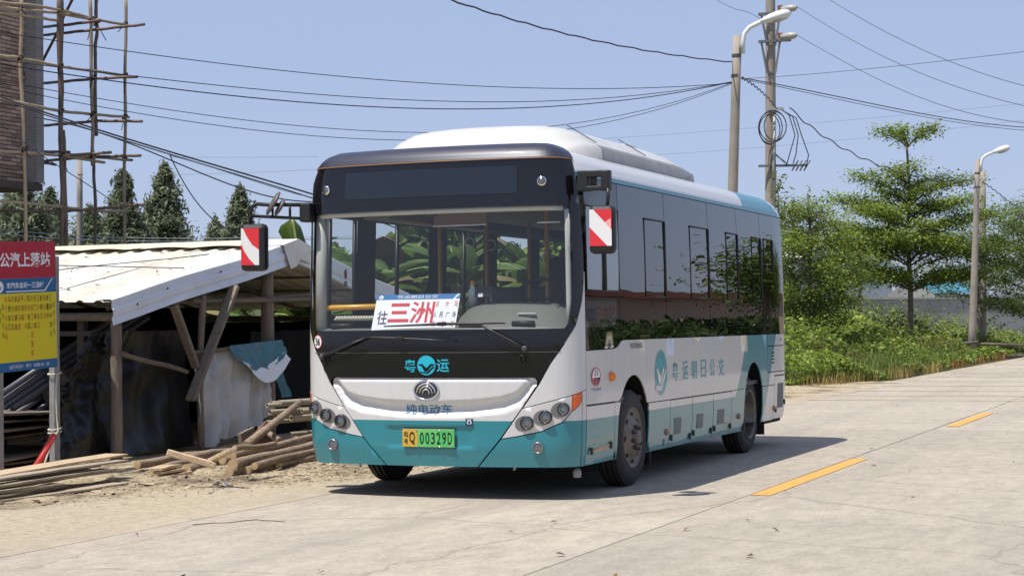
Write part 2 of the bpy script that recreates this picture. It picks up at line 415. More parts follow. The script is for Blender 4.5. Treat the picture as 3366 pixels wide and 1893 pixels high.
mb.build('inner_shell', shell_black, bus)
mb = MB()                                   # floor pan, arch tunnels
ring = [S(u, .29, -.03) for u in np.linspace(-UMAX, UMAX, 120)][:-1]
mb.face([(p.x, p.y, .30) for p in ring])
for yc, zc, rx, rz in ARCH:
    for s in (-1, 1):
        pr = [(yc-rx-.03, .26), (yc-rx-.03, zc)]+[(yc-(rx+.03)*math.cos(t), zc+(rz+.03)*math.sin(t)) for t in np.linspace(0, PI, 15)]+[(yc+rx+.03, .26)]
        for a, b in zip(pr, pr[1:]): mb.face([(s*1.18, *a), (s*1.18, *b), (s*.72, *b), (s*.72, *a)])
        mb.face([(s*.72, *a) for a in pr])
mb.build('underbody', shell_black, bus)
mb = MB()                                   # axles and chassis rails seen below the skirt
for x in (-.45, .45): mb.box((x, 3.5, .27), (.09, 6.0, .14))
for y in (1.48, 5.36): mb.tube([(-1.0, y, .38), (1.0, y, .38)], .06, 10)
mb.box((0, 3.3, .24), (1.5, 1.7, .12))
mb.build('chassis', shell_black, bus)

# --- roof and front cap
mb = MB(); us = np.r_[np.linspace(-UMAX, -U(6.3), 24), np.linspace(-U(6.2), -U(.5), 30), np.linspace(-1.36, 1.36, 41), np.linspace(U(.5), U(6.2), 30), np.linspace(U(6.3), UMAX, 24)]
vv = list(np.linspace(2.475, 2.6, 8))+list(np.linspace(2.64, 2.9, 8))+[3.0, 3.1, 3.25, 3.4, 3.55, 3.7]
for i in range(len(us)-1):
    for j in range(len(vv)-1):
        if max(abs(us[i]), abs(us[i+1])) < 1.225 and vv[j] < 2.99: continue
        mb.face([S(us[i], vv[j]), S(us[i+1], vv[j]), S(us[i+1], vv[j+1]), S(us[i], vv[j+1])], True)
mb.face([S(u, 3.7) for u in us[:-1]])
rf = mb.build('roof', paint, bus)
bm = bmesh.new(); bm.from_mesh(rf.data); bmesh.ops.remove_doubles(bm, verts=bm.verts, dist=1e-4); bm.to_mesh(rf.data); bm.free()
cap_v = [2.617, 2.63, 2.645, 2.66, 2.675, 2.69, 2.705, 2.72, 2.74, 2.76, 2.8, 2.86, 2.93, 3.0]
mb = MB(); cu = np.linspace(-1.232, 1.232, 61)
grid = [[S(u, v, .012) for v in cap_v] for u in cu]
n = len(cap_v); mb.add([p for r in grid for p in r], [(i*n+j, (i+1)*n+j, (i+1)*n+j+1, i*n+j+1) for i in range(60) for j in range(n-1)], True)
for s, i in ((-1, 0), (1, 60)):
    for j in range(n-1):
        a, b = cap_v[j], cap_v[j+1]; mb.face([S(cu[i], a, .012), S(cu[i], b, .012), S(cu[i], b, -.02), S(cu[i], a, -.02)])
for i in range(60): mb.face([S(cu[i], 3.0, .012), S(cu[i+1], 3.0, .012), S(cu[i+1], 3.0, -.02), S(cu[i], 3.0, -.02)])
mb.build('front_cap', cap_paint, bus)
mb = MB(); mb.tube([S(u, 2.612, .006) for u in np.linspace(-1.22, 1.22, 60)], .006, 6)
mb.build('cap_trim', mat('bronze_trim', (.25, .14, .09), .4), bus)

# --- windscreen mask and glass
mask_r = [(1.212, 2.607), (1.262, 2.25), (1.288, 1.95), (1.292, 1.77), (1.28, 1.62), (1.255, 1.50), (1.19, 1.33), (1.07, 1.16), (.985, 1.045), (.90, .90), (.876, .93), (.85, .944)]
mask = [(-u, z) for u, z in reversed(mask_r)]
mask = mask_r + mask
hole_r = [(1.10, 2.25), (1.145, 2.24), (1.168, 2.2), (1.177, 1.88), (1.170, 1.54), (1.130, 1.34), (1.10, 1.308)]
hole = hole_r + [(-u, z) for u, z in reversed(hole_r)]
wm = panel('windscreen_mask', list(reversed(mask)), black_gloss, bus, step=.05, holes=[hole], rim=.01)
hole2 = [(u*1.012, 1.78+(z-1.78)*1.015) for u, z in hole]
panel('windscreen', list(reversed(hole2)), glass_front, bus, off=-.006, step=.06, rim=0)
panel('destination_display', [(-.758, 2.345), (.75, 2.345), (.75, 2.556), (-.758, 2.556)], mat('display_grey', (.013, .017, .026), .08, var=.2, scale=220, coat=.15), bus, off=.003, rim=0)
decal('mask_seam', [[(-1.07, 1.129), (1.07, 1.129), (1.07, 1.134), (-1.07, 1.134)]], mat('seam_grey', (.09, .085, .08), .3), bus, .003)
for s in (-1, 1):
    c = S(s*.946, 2.431, .004); z, x, y = frame_of(c - S(s*.946, 2.431, 0))
    t = MB().lathe([(0, .038), (.012, .036), (.014, .028)], c, (z, x, y), 24).build('clearance_lamp', chrome, bus)
    MB().lathe([(.006, .03), (.016, .02), (.020, .0005)], c, (z, x, y), 24).build('lens', lens, t)

# --- front panels
def lerp_tab(tab, u): return float(np.interp(abs(u), [a for a, _ in tab], [b for _, b in tab]))
C1 = [(0, .752), (.43, .771), (.6, .79), (.724, .822), (.79, .88), (.83, .93)]
C2 = [(0, .676), (.34, .683), (.62, .728), (.753, .79), (.81, .86), (.84, .90)]
C3 = [(0, .628), (.25, .632), (.61, .663), (.74, .715), (.828, .82), (.86, .87)]
def sculpt(u, z):
    c1, c2, c3 = lerp_tab(C1, u), lerp_tab(C2, u), lerp_tab(C3, u); d = 0
    if z > .912: d -= (z-.912)*1.1
    if c2 < z < c1: d -= .042*min(1, (c1-z)/(c1-c2)*1.5)
    elif c3 < z <= c2: d -= .042*((z-c3)/(c2-c3))**.8
    a = abs(u)
    if a < .40 and .385 < z < .565:
        k = min(1, (.40-a)/.06)*min(1, (.565-z)/.02)*min(1, (z-.385)/.03); d -= .013*k
    return d
cr = [(.84, .938), (.866, .93), (.880, .908), (.878, .88), (.755, .70), (.588, .472), (.398, .252)]
panel('front_panel', [(-u, z) for u, z in reversed(cr)][::-1][::-1] and list(reversed(cr + [(-u, z) for u, z in reversed(cr)])), paint, bus, step=.03, su=.03, sz=.0117, rim=.014, sculpt=sculpt)
for s in (-1, 1):
    P = [(.906, .893), (.992, 1.043), (1.078, 1.158), (1.197, 1.328), (1.262, 1.50), (1.286, 1.62), (1.296, 1.74), (1.301, 1.74), (1.301, .842), (1.249, .826), (.775, .708), (.772, .704)]
    panel('corner_panel', mir(list(reversed(P)), s), paint, bus, step=.05, rim=.012)
    P = [(.766, .700), (1.154, .796), (1.147, .678), (1.08, .604), (.911, .530), (.72, .492), (.603, .474)]
    lp = panel('lamp_panel', mir(list(reversed(P)), s), lamp_grey, bus, step=.04, rim=.012)
    P = [(1.160, .797), (1.238, .818), (1.238, .752), (1.212, .720), (1.153, .683)]
    panel('turn_signal', mir(list(reversed(P)), s), orange_lens, bus, step=.03, rim=.01, off=.003)
    P = [(.598, .466), (.72, .484), (.911, .522), (1.085, .597), (1.153, .673), (1.218, .716), (1.246, .752), (1.246, .252), (.413, .252)]
    panel('lower_corner_panel', mir(list(reversed(P)), s), paint, bus, step=.05, rim=.012)
    panel('edge_strip', mir([(1.253, .252), (1.301, .252), (1.301, .836), (1.253, .822)], s), paint, bus, step=.06, rim=.012)
    for k, (cu_, cz_, r) in enumerate(((.803, .592, .0465), (.947, .636, .0455), (1.083, .695, .042))):
        hl = decal('headlight', [ell(s*(cu_-.022), cz_-.004, .075, .058, 28, s*.25)], socket_grey, bus, .0025)
        c = S(s*cu_, cz_, .003); z, x, y = frame_of(Vector((s*.12, -1, 0)))
        MB().lathe([(-.01, r*1.12), (.016, r*1.12), (.02, r*1.02), (.016, r*.9), (.0, r*.85)], c, (z, x, y), 28).build('ring', lamp_dark, hl)
        MB().lathe([(.008, r*.92), (.006, r*.62), (.009, r*.55), (.013, r*.40), (.016, r*.2), (.017, .0003)], c, (z, x, y), 28).build('lens', lens, hl)
    fl = decal('fog_lamp', [ell(s*.888, .404, .048, .048)], socket_grey, bus, .0025)
    c = S(s*.890, .404, .003); z, x, y = frame_of(Vector((s*.15, -1, 0)))
    MB().lathe([(-.01, .044), (.014, .044), (.018, .038), (.012, .034)], c, (z, x, y), 26).build('ring', mat('fog_ring', (.3, .3, .3), .3, .8), fl)
    MB().lathe([(.008, .036), (.014, .02), (.016, .0003)], c, (z, x, y), 26).build('lens', lens, fl)
    MB().tube([S(s*.70, .262, -.05), S(s*.70, .22, -.04), S(s*.69, .21, -.04), S(s*.69, .25, -.05)], .006, 6).build('tow_eye', steel, bus)
# maker's emblem
eu, ez = -.015, .842; of = .004
em = decal('emblem', [ell(eu, ez, .100, .068)], mat('emblem_dark', (.03, .03, .035), .25, coat=.6), bus, .006)
MB().tube([S(eu+.104*math.cos(t), ez+.072*math.sin(t), .008) for t in np.linspace(0, 2*PI, 40)], .0075, 8, cap=False).build('chrome_ring', chrome, em)
for a0, b0, w in ((.080, .052, .010), (.055, .030, .008), (.030, .008, .007)):
    pts = [S(eu-a0*math.cos(t_), ez-.042+(b0+.042)*math.sin(t_)**.8, .012) for t_ in np.linspace(.15, PI-.15, 22)]
    MB().tube(pts, [w*(.35+.65*(1-abs(x_)**2)) for x_ in np.linspace(-1, 1, 22)], 8).build('arc', chrome, em)
# lettering on the front
lettering('lettering', '纯电动车', (-.213, .188, .652, .731), blue_print, bus, 0, .01, lambda u, z, o=0: S(u, z, sculpt(u, z)+.004), 0, 3)
def bird(cu_, cz_, a, b):
    q = [(-.95, .10), (-.42, .15), (-.06, -.22), (.08, -.22), (.40, .10), (.52, .16), (.95, .10), (.74, -.05), (.58, -.03), (.10, -.62), (-.20, -.62), (-.52, -.06)]
    r = [(-.78, -.60), (-.28, -.68), (.08, -.72), (.66, -.14), (.90, -.14), (.86, -.26), (.74, -.28), (.20, -.84), (-.52, -.76)]
    return [[(cu_+x*a, cz_+y*b) for x, y in g] for g in (q, r)]
lg = decal('round_logo', [ell(-.013, 1.033, .078, .076, 36)], cyan_print, bus, .003)
decal('bird_mark', bird(-.013, 1.033, .078, .076), black_gloss, lg, .005)
lettering('lettering', '粤', (-.201, -.103, .980, 1.079), cyan_print, bus, .003, .006)
lettering('lettering', '运', (.075, .180, .982, 1.080), cyan_print, bus, .003, .012)
ic = decal('bonnet_sticker', [[(.311, .566), (.371, .566), (.371, .623), (.311, .623)]], mat('navy_print', (.01, .03, .10), .4), bus, .003)
decal('sticker_mark', [ell(.341, .594, .021, .017, 6), [(.322, .612), (.36, .612), (.356, .618), (.326, .618)]], plain_white, ic, .005)
decal('sticker_mark', [ell(.341, .594, .012, .009, 6), [(.338, .575), (.344, .575), (.344, .613), (.338, .613)]], MATS['navy_print'], ic, .0065)
st = decal('route_sticker', [ell(-1.030, 1.221, .050, .056, 30)], mat('sticker_red', (.45, .05, .05), .4), bus, .003)
decal('disc', [ell(-1.030, 1.221, .043, .049, 30)], plain_white, st, .0045)
lettering('lettering', '36', (-1.058, -1.002, 1.190, 1.252), seam_black, st, .006, .02)
# number plate
plate = MB()
pc = lambda u, z, off=0: Vector((u, -.0015 - off, z + off*.1))
plate.box((-.004, .003, .470), (.448, .010, .142), None, .004)
np_ = plate.build('number_plate', mat('plate_frame', (.35, .33, .12), .4, .3), bus)
decal('plate_field', [[(-.092, .404), (.216, .404), (.216, .536), (-.092, .536)]], mat('plate_green', (.04, .42, .10), .35, c2=(.16, .55, .16), scale=5), np_, .002, .1, pc)
decal('plate_field', [[(-.222, .404), (-.094, .404), (-.094, .536), (-.222, .536)]], mat('plate_yellow', (.55, .35, .04), .35), np_, .002, .1, pc)
lettering('lettering', '粤', (-.212, -.172, .478, .518), seam_black, np_, .004, .02, pc)
lettering('lettering', '号', (-.208, -.176, .425, .462), seam_black, np_, .004, .02, pc)
lettering('lettering', 'Q', (-.164, -.116, .420, .518), seam_black, np_, .004, .02, pc)
for i, chh in enumerate('00329D'):
    lettering('lettering', chh, (-.074+i*.0475, -.040+i*.0475, .424, .516), seam_black, np_, .004, .012, pc)
for u, z in ((-.104, .532), (.093, .532), (-.104, .408), (.098, .408)):
    MB().lathe([(0, .007), (.006, .006), (.007, .0003)], pc(u, z, .002), (Vector((0, -1, 0)), Vector((1, 0, 0)), Vector((0, 0, 1))), 10).build('screw', chrome, np_)

# --- wipers
def wiper(pts, blade, hub):
    w = MB().tube([S(u, z, .022+.018*i/(len(pts)-1)) for i, (u, z) in enumerate(pts)], [.016, .014, .010, .007][:len(pts)], 8).build('wiper', black_plastic, bus)
    MB().tube([S(u, z, .024) for u, z in blade], [.005, .008, .012, .008, .005], 8).build('blade', black_plastic, w)
    MB().lathe([(0, .022), (.03, .020), (.034, .012), (.034, .0005)], S(*pts[0], .01), frame_of(Vector((0, -1, 0))), 14).build('pivot', mat('wiper_pivot', (.06, .06, .06), .4), w)
    a = S(*blade[2], .03); MB().box(a, (.07, .03, .03), None, .006).build('clip', black_plastic, w)
    return w
wiper([(-.967, 1.103), (-.86, 1.135), (-.70, 1.19), (-.536, 1.248)], [(-.706, 1.257), (-.45, 1.252), (-.227, 1.242), (.0, 1.232), (.241, 1.217)], None)
wiper([(.796, 1.158), (.70, 1.21), (.56, 1.285), (.43, 1.349)], [(-.371, 1.338), (-.1, 1.345), (.135, 1.352), (.40, 1.353), (.645, 1.352)], None)
for s, u in ((-1, -.93), (1, .77)):
    MB().tube([S(u+.02*math.cos(t), 1.075+.03*math.sin(t), .016) for t in np.linspace(-.5, 4.5, 14)], .005, 6).build('washer_hose', black_plastic, bus)

# --- driver side
sd = lambda poly, s=1: mir([(U(y), z) for y, z in poly], s)
def arc_pts(k, z, up=True):
    yc, zc, rx, rz = ARCH[k]; t0 = math.asin(min(1, max(0, (z-zc)/rz)))
    return [(yc-rx*math.cos(t), zc+rz*math.sin(t)) for t in np.linspace(t0, PI-t0, 21)]
Ls = dict(step=.12, su=.25, sz=.12)
y0 = 1.309-U(0)
top = [(y0, 1.133), (.955, 1.138), (1.05, 1.158), (1.11, 1.19), (1.17, 1.205), (5.868, 1.207)]
bot = [(5.868, .674)] + list(reversed(arc_pts(1, .674))) + list(reversed(arc_pts(0, .674)))[:-2] + [(1.052, .720), (y0, .720)]
panel('side_panel', sd(list(reversed(top+bot))), paint, bus, **Ls)
def hatch(name, a, b, c, d, **k): return panel(name, sd([(a, c), (b, c), (b, d), (a, d)]), paint, bus, **{**Ls, **k})
h0 = hatch('hatch', y0, .948, .255, .708)
panel('side_panel', sd([(.957, .255), (1.03, .255), (1.03, .47)]+[(1.43-.4*math.cos(t), .47+.447*math.sin(t)) for t in np.linspace(.05, .56, 6)]+[(.957, .712)]), paint, bus, **Ls)
hatch('side_panel', 1.832, 2.432, .252, .666)
bays = [hatch('hatch', 2.442, 3.103, .252, .662), hatch('hatch', 3.118, 3.797, .252, .662), hatch('hatch', 3.812, 4.448, .252, .662)]
panel('side_panel', sd([(4.457, .252), (4.93, .252), (4.93, .47)]+[(5.30-.37*math.cos(t), .47+.46*math.sin(t)) for t in np.linspace(.05, .45, 5)]+[(4.457, .666)]), paint, bus, **Ls)
panel('side_panel', sd([(5.672, .300), (6.152, .300), (6.152, .666), (5.642, .666), (5.66, .58), (5.672, .47)]), paint, bus, **Ls)
hatch('side_panel', 5.877, 6.152, .674, .803); hatch('hatch', 5.877, 6.618, .813, 1.080); hatch('side_panel', 5.877, 6.618, 1.089, 1.207)
hatch('side_panel', 6.165, 6.618, .772, .803); rh = hatch('hatch', 6.165, 6.618, .305, .758)
for a, b, z in ((y0, .95, .716), (2.442, 3.103, .668), (3.118, 3.797, .668), (3.812, 4.448, .668), (6.165, 6.618, .765)):
    decal('hatch_gap', [sd([(a, z-.005), (b, z-.005), (b, z+.006), (a, z+.006)])], seam_black, bus, .0015, .1)
rear = [(U(6.628), .31), (UMAX-.002, .31), (UMAX-.002, 2.47), (U(6.628), 2.47)]
for s in (-1, 1): panel('rear_panel', mir(rear, s), paint, bus, step=.07)
def vent(parent, ya, yb, za, zb, n, vertical=True):
    v = decal('vent', [sd([(ya, za), (yb, za), (yb, zb), (ya, zb)])], shell_black, parent, .002, .2)
    m_ = MB()
    for i in range(n):
        a = ya+(yb-ya)*(i+.5)/n
        q = [S(U(a-.006), za, .003), S(U(a+.006), za, .008), S(U(a+.006), zb, .008), S(U(a-.006), zb, .003)]; m_.face(q)
    m_.build('louvres', mat('vent_grey', (.17, .19, .18), .5), v)
vent(bays[0], 2.555, 2.752, .36, .50, 10); vent(bays[1], 3.254, 3.445, .37, .50, 10); vent(bays[2], 3.957, 4.174, .368, .507, 10); vent(rh, 6.295, 6.525, .417, .68, 7)
def side_dot(y, z, r, mt, name, parent=bus, h=.02):
    c = S(U(y), z, .001)
    return MB().lathe([(0, r), (h*.6, r*.85), (h, r*.4), (h*1.05, .0003)], c, (Vector((1, 0, 0)), Vector((0, 1, 0)), Vector((0, 0, 1))), 18).build(name, mt, parent)
side_dot(.845, .922, .040, amber_lens, 'indicator_lamp', h=.045)
for y, z in ((2.337, .395), (4.721, .406), (6.139, .424)): side_dot(y, z, .030, mat('marker_orange', (.42, .15, .08), .35), 'marker_lamp')
for p, y, z in ((h0, .40, .36), (h0, .85, .38), (bays[0], 2.48, .335), (bays[0], 3.06, .315), (bays[1], 3.16, .335), (bays[1], 3.75, .325), (bays[2], 3.86, .335), (bays[2], 4.42, .33), (rh, 6.20, .40), (rh, 6.59, .47)):
    c = S(U(y), z, .001); MB().box(c+Vector((.008, 0, 0)), (.016, .035, .055), None, .006).build('latch', black_plastic, p)
decal('reflector_strip', [sd([(.36, .335), (.90, .365), (.90, .395), (.36, .365)])], mat('reflector_peach', (.45, .33, .20), .5), bus, .002)
decal('reflector_strip', [sd([(4.22, .352), (4.42, .352), (4.42, .372), (4.22, .372)])], MATS['reflector_peach'], bus, .002)
decal('vent_slots', [sd([(6.03, z), (6.16, z), (6.16, z+.014), (6.03, z+.014)]) for z in (.90, .935, .97, 1.005)], seam_black, bus, .0025)
decal('fuel_tag', [sd([(2.26, .275), (2.31, .275), (2.31, .335), (2.26, .335)])], mat('tag_green', (.06, .11, .10), .5), bus, .002)
# company mark and name on the side
lg = decal('round_logo', [[(U(y), z) for y, z in ell(2.166, .915, .172, .193, 40)]], teal_print, bus, .002, .05)
decal('bird_mark', [[(U(2.166)+x*.172, .915+y*.193) for x, y in g] for g in [[(-.86, .18), (-.5, .18), (-.08, -.16), (.30, .20), (.52, .20), (.05, -.52), (-.35, -.52)], [(-.95, -.55), (-.1, -.60), (.72, .16), (.93, .16), (.06, -.80), (-.85, -.80)]]], paint, lg, .004, .05)
for i, (a, b) in enumerate(((2.495, 2.66), (2.80, 2.975), (3.07, 3.255), (3.384, 3.552), (3.675, 3.845), (3.975, 4.16))):
    lettering('lettering', '粤运朝日公交'[i], (U(a), U(b), .828, .997), teal_print, bus, .002, .008)
rl = decal('transport_emblem', [[(U(y), z) for y, z in ell(.505, .93, .102, .072, 30)]], plain_white, bus, .002, .05)
decal('emblem_red', [[(U(.505)+.102*math.cos(t), .93+.072*math.sin(t)) for t in np.linspace(-PI*.97, -.09, 20)]], mat('print_red', (.55, .06, .04), .4), rl, .0035, .05)
decal('emblem_ring', [[(U(.505)+r*math.cos(t), .93+r*.7*math.sin(t)) for r, t in [(.102, t) for t in np.linspace(0, PI, 20)]+[(.088, t) for t in np.linspace(PI, 0, 20)]]], MATS['print_red'], rl, .004, .05)
decal('emblem_road', [[(U(.47), .935), (U(.487), .935), (U(.495), .985), (U(.488), .985)], [(U(.525), .935), (U(.542), .935), (U(.524), .985), (U(.517), .985)], [(U(.455), .872), (U(.475), .868), (U(.49), .905), (U(.52), .905), (U(.535), .868), (U(.555), .872), (U(.54), .92), (U(.47), .92)]], mat('print_navy', (.02, .04, .2), .4), rl, .005, .05)
lettering('lettering', '广东省交通运输', (U(.392), U(.615), .822, .846), MATS['print_navy'], rl, .003)
bd = lettering('maker_badge', 'YUTONG', (U(1.33), U(1.65), 1.135, 1.178), mat('badge_metal', (.22, .20, .18), .3, .8), bus, .006, .03)
decal('window_note', [sd([(6.42, 1.135), (6.45, 1.135), (6.45, 1.165), (6.42, 1.165)])], seam_black, bus, .003)

# --- driver side windows
def slot_frame(parent, ya, yb, za, zb, w=.012, thick=.03):
    f = MB()
    for a, b, ww in (((ya, za), (yb, za), w), ((yb, za), (yb, zb), thick), ((yb, zb), (ya, zb), w*1.4), ((ya, zb), (ya, za), w*.5)):
        f.tube([S(U(a[0]), a[1], .004), S(U(b[0]), b[1], .004)], ww*.5, 6)
    return f.build('frame', seam_black, parent)
panes = [(1.112, 2.354, (1.78, 2.325, 1.568, 2.22)), (2.364, 3.720, (3.115, 3.695, 1.566, 2.217)), (3.730, 4.758, (4.345, 4.745, 1.564, 2.21)), (4.768, 5.685, (5.32, 5.66, 1.562, 2.206)), (5.695, 6.618, (5.816, 6.16, 1.864, 2.207))]
for a, b, (ya, yb, za, zb) in panes:
    w = panel('side_window', sd([(a, 1.212), (b, 1.212), (b, 2.468), (a, 2.468)]), glass_side, bus, step=.25, rim=.008)
    panel('sliding_pane', sd([(ya, za), (yb, za), (yb, zb), (ya, zb)]), glass_side, w, off=.004, step=.3, rim=.004)
    slot_frame(w, ya, yb, za, zb)
    side_dot((a+b)/2+.25, 1.50, .018, seam_black, 'window_stud', w, .006)
dw = panel('driver_window', sd([(y0, 1.140), (.955, 1.145), (1.045, 1.165), (1.102, 1.195), (1.102, 2.468), (y0+.012, 2.468)]), glass_drv, bus, step=.15, rim=.008)
for a, b in ((.345, .705), (.755, 1.085)):
    panel('sliding_pane', sd([(a, 1.605), (b, 1.605), (b, 2.245), (a, 2.245)]), glass('driver_slider_glass_%d' % int(a*100), (.7, .74, .76), .22), dw, off=.004, step=.3, rim=.003)
f = MB()
for a, b, w in (((.335, 1.6), (1.09, 1.6), .014), ((.335, 2.25), (1.09, 2.25), .014), ((.73, 1.6), (.73, 2.25), .045), ((.335, 1.6), (.335, 2.25), .012), ((1.09, 1.6), (1.09, 2.25), .012)):
    f.tube([S(U(a[0]), a[1], .004), S(U(b[0]), b[1], .004)], w/2, 6)
f.build('frame', seam_black, dw)
note = decal('paper_notice', [sd([(.352, 1.312), (.98, 1.318), (1.06, 1.345), (1.085, 1.40), (1.085, 1.545), (.352, 1.545)])], mat('paper', (.62, .60, .56), .7), bus, -.02, .2)
lettering('lettering', '已充好', (U(.58), U(1.03), 1.345, 1.485), mat('faded_red', (.55, .16, .14), .6), note, -.017, .02)
decal('notice_strip', [sd([(.37, 1.52), (1.07, 1.52), (1.07, 1.54), (.37, 1.54)])], mat('faded_green', (.18, .32, .28), .6), note, -.018, .2)
decal('notice_strip', [sd([(.365, 1.34), (.56, 1.34), (.56, 1.46), (.365, 1.46)])], mat('faded_blue', (.16, .22, .38), .6), note, -.018, .2)
# --- passenger side: plain lower body, door, clear windows
pl = [(y0, .252), (1.03, .252)]+arc_pts(0, .47)+[(1.83, .252), (4.93, .252)]+arc_pts(1, .47)+[(5.67, .30), (6.618, .305), (6.618, 1.207), (y0, 1.207)]
panel('side_panel', sd(pl, -1), paint, bus, **Ls)
pill = MB()
for a, b in ((y0, .43), (1.10, 1.36), (2.56, 2.86), (3.86, 4.10), (5.05, 5.28), (6.30, 6.618)):
    q = sd([(a, 1.21), (b, 1.21), (b, 2.47), (a, 2.47)], -1); pill.face([S(u, z) for u, z in q]); pill.face([S(u, z, -.05) for u, z in reversed(q)])
q = sd([(y0, 2.245), (6.618, 2.245), (6.618, 2.47), (y0, 2.47)], -1); pill.face([S(u, z, .001) for u, z in q])
for a in (.60, 1.05, 1.88, 3.37): pill.tube([S(-U(a), 1.21, -.01), S(-U(a), 2.25, -.01)], .022, 6)
pill.build('window_pillars', black_plastic, bus)
for a, b in ((.43, 1.10), (1.36, 2.56), (2.86, 3.86), (4.10, 5.05), (5.28, 6.30)):
    panel('side_window', sd([(a, 1.21), (b, 1.21), (b, 2.245), (a, 2.245)], -1), glass_door, bus, off=-.004, step=.4, rim=0)
kn = decal('door_sticker', [[(-U(.93)+a, z) for a, z in ell(0, 1.785, .028, .045, 20)]], mat('sticker_pale', (.5, .2, .16), .5), bus, .004)
decal('sticker_text', [[(-U(.93)-.03, 1.68), (-U(.93)+.03, 1.68), (-U(.93)+.03, 1.725), (-U(.93)-.03, 1.725)]], MATS['paper'], kn, .004)

# --- roof unit
ac = empty('cooling_unit', (0, 2.5, 2.7)); ac.parent = bus
XS = [(1.0, 2.66), (.985, 2.70), (.975, 2.785), (.93, 2.82), (.80, 2.905), (.66, 2.962), (.5, 2.988), (.25, 2.999), (0, 3.003)]
HY = [(.90, .02, .74), (.93, .34, .79), (.98, .66, .85), (1.05, .88, .91), (1.13, .965, .955), (1.23, .995, .985), (1.34, 1.0, 1.0)]
def ac_ring(y, h, w):
    r = [(x*w, y, 2.66+(z-2.66)*h) for x, z in XS]; return r + [(-x, y_, z) for x, y_, z in reversed(r[:-1])]
def loft(rings, a=0, b=None):
    m_ = MB(); k = len(rings[0]); b = b or k-1
    m_.add([p for r in rings for p in r], [(i*k+j, i*k+j+1, (i+1)*k+j+1, (i+1)*k+j) for i in range(len(rings)-1) for j in range(a, b)], True); return m_
ac_white = mat('ac_white', (.56, .55, .53), .4, c2=(.47, .46, .43), scale=4, coat=.2)
def acp(m_, name, mt): o = m_.build(name, mt); o.parent = ac; o.matrix_parent_inverse = Matrix.Translation((0, 2.5, 2.7)).inverted(); return o
dense = []
for i in range(len(HY)-1):
    for t in (0, .5): dense.append(tuple(HY[i][k]*(1-t)+HY[i+1][k]*t for k in range(3)))
acp(loft([ac_ring(*h) for h in dense+[HY[-1]]]), 'fairing', ac_white)
for ya, yb, hb in ((1.35, 2.66, 1), (2.675, 3.98, .80)):
    ys = np.linspace(ya, yb, 9); rings = [ac_ring(y, 1 if y < 3.55 else 1-(1-hb)*((y-3.55)/.43)**1.5, 1) for y in ys]
    k = len(rings[0]); mm = loft(rings, 3, k-4)
    if yb > 3.9: mm.face(rings[-1])
    acp(mm, 'cover', ac_white)
for s in (0, 1):
    ys = np.linspace(1.35, 3.98, 9); rings = [ac_ring(y, 1 if y < 3.55 else 1-.2*((y-3.55)/.43)**1.5, 1) for y in ys]; k = len(rings[0])
    acp(loft(rings, 0, 3) if s == 0 else loft(rings, k-4, k-1), 'side_strip', mat('ac_grey', (.25, .25, .24), .45, var=.15, scale=8))
for y in (2.66, 1.345): acp(MB().box((.80, y, 2.915), (.3, .008, .006), Matrix.Rotation(.55, 3, 'Y')), 'cover_seam', seam_black)
acp(MB().box((.35, 1.9, 3.0), (.05, .35, .012)), 'cable_duct', seam_black); acp(MB().box((.55, 3.2, 2.985), (.12, .3, .02), None, .006), 'hatch_cover', ac_white)

# --- wheels
def wheel(x, y, side, front):
    w = empty('wheel', (x, y, .397)); w.parent = bus
    R_, wd = .397, .215; xo = side
    pf = [(-wd/2, .25), (-wd/2-.006, .30), (-wd/2-.004, .345), (-wd/2+.012, .378), (-wd/2+.03, R_-.004)]
    tread = []
    for g in np.linspace(-.068, .068, 4): tread += [(g-.009, R_), (g-.007, R_-.012), (g+.007, R_-.012), (g+.009, R_)]
    full = pf + tread + [(-a, r) for a, r in reversed(pf)]
    if not front: full = [(a-.02, r) for a, r in full]
    if side < 0: full = [(-a, r) for a, r in full]
    def put(m_, name, mt, p=w):
        o = m_.build(name, mt); o.parent = p
        if p is w: o.matrix_parent_inverse = Matrix.Translation(w.location).inverted()
        return o
    put(MB().lathe(full, (x, y, .397), 'x', 64), 'tyre', rubber)
    rimm = mat('dusty_rim', (.19, .175, .155), .5, .55, c2=(.13, .11, .095), scale=14)
    sx = lambda h: side*h
    o = wd/2
    if front: pr = [(o-.005, .253), (o+.004, .247), (o-.012, .236), (o-.018, .215), (o+.002, .15), (o+.022, .115), (o+.022, .075), (o+.03, .06), (o+.055, .055), (o+.06, .03), (o+.06, .0005)]
    else: pr = [(o-.015, .253), (o-.005, .247), (o-.03, .232), (o-.10, .224), (o-.13, .19), (o-.13, .10), (o-.09, .09), (o-.085, .0005)]
    rim = put(MB().lathe([(sx(a), r) for a, r in pr], (x, y, .397), 'x', 48), 'rim', rimm)
    nb = 8
    for i in range(nb):
        t = 2*PI*i/nb+.2; r = .092 if front else .14; h = (o+.02) if front else (o-.13)
        c = Vector((x+sx(h), y+r*math.cos(t), .397+r*math.sin(t)))
        put(MB().lathe([(0, .016), (sx(.03), .015), (sx(.036), .008), (sx(.036), .0003)], c, 'x', 8), 'nut', mat('nut_grey', (.06, .055, .05), .5, .6), rim)
    if front:
        for i in range(8):
            t = 2*PI*i/8; c = Vector((x+sx(o-.007), y+.195*math.cos(t), .397+.195*math.sin(t)))
            put(MB().add([c+Vector((0, .026*math.cos(q)*-math.sin(t)+.017*math.sin(q)*math.cos(t), .026*math.cos(q)*math.cos(t)+.017*math.sin(q)*math.sin(t)))+Vector((sx(.004)-sx(.0045)*math.sin(q), 0, 0)) for q in np.linspace(0, 2*PI, 13)[:-1]], [tuple(range(12))]), 'vent_hole', shell_black, rim)
    return w
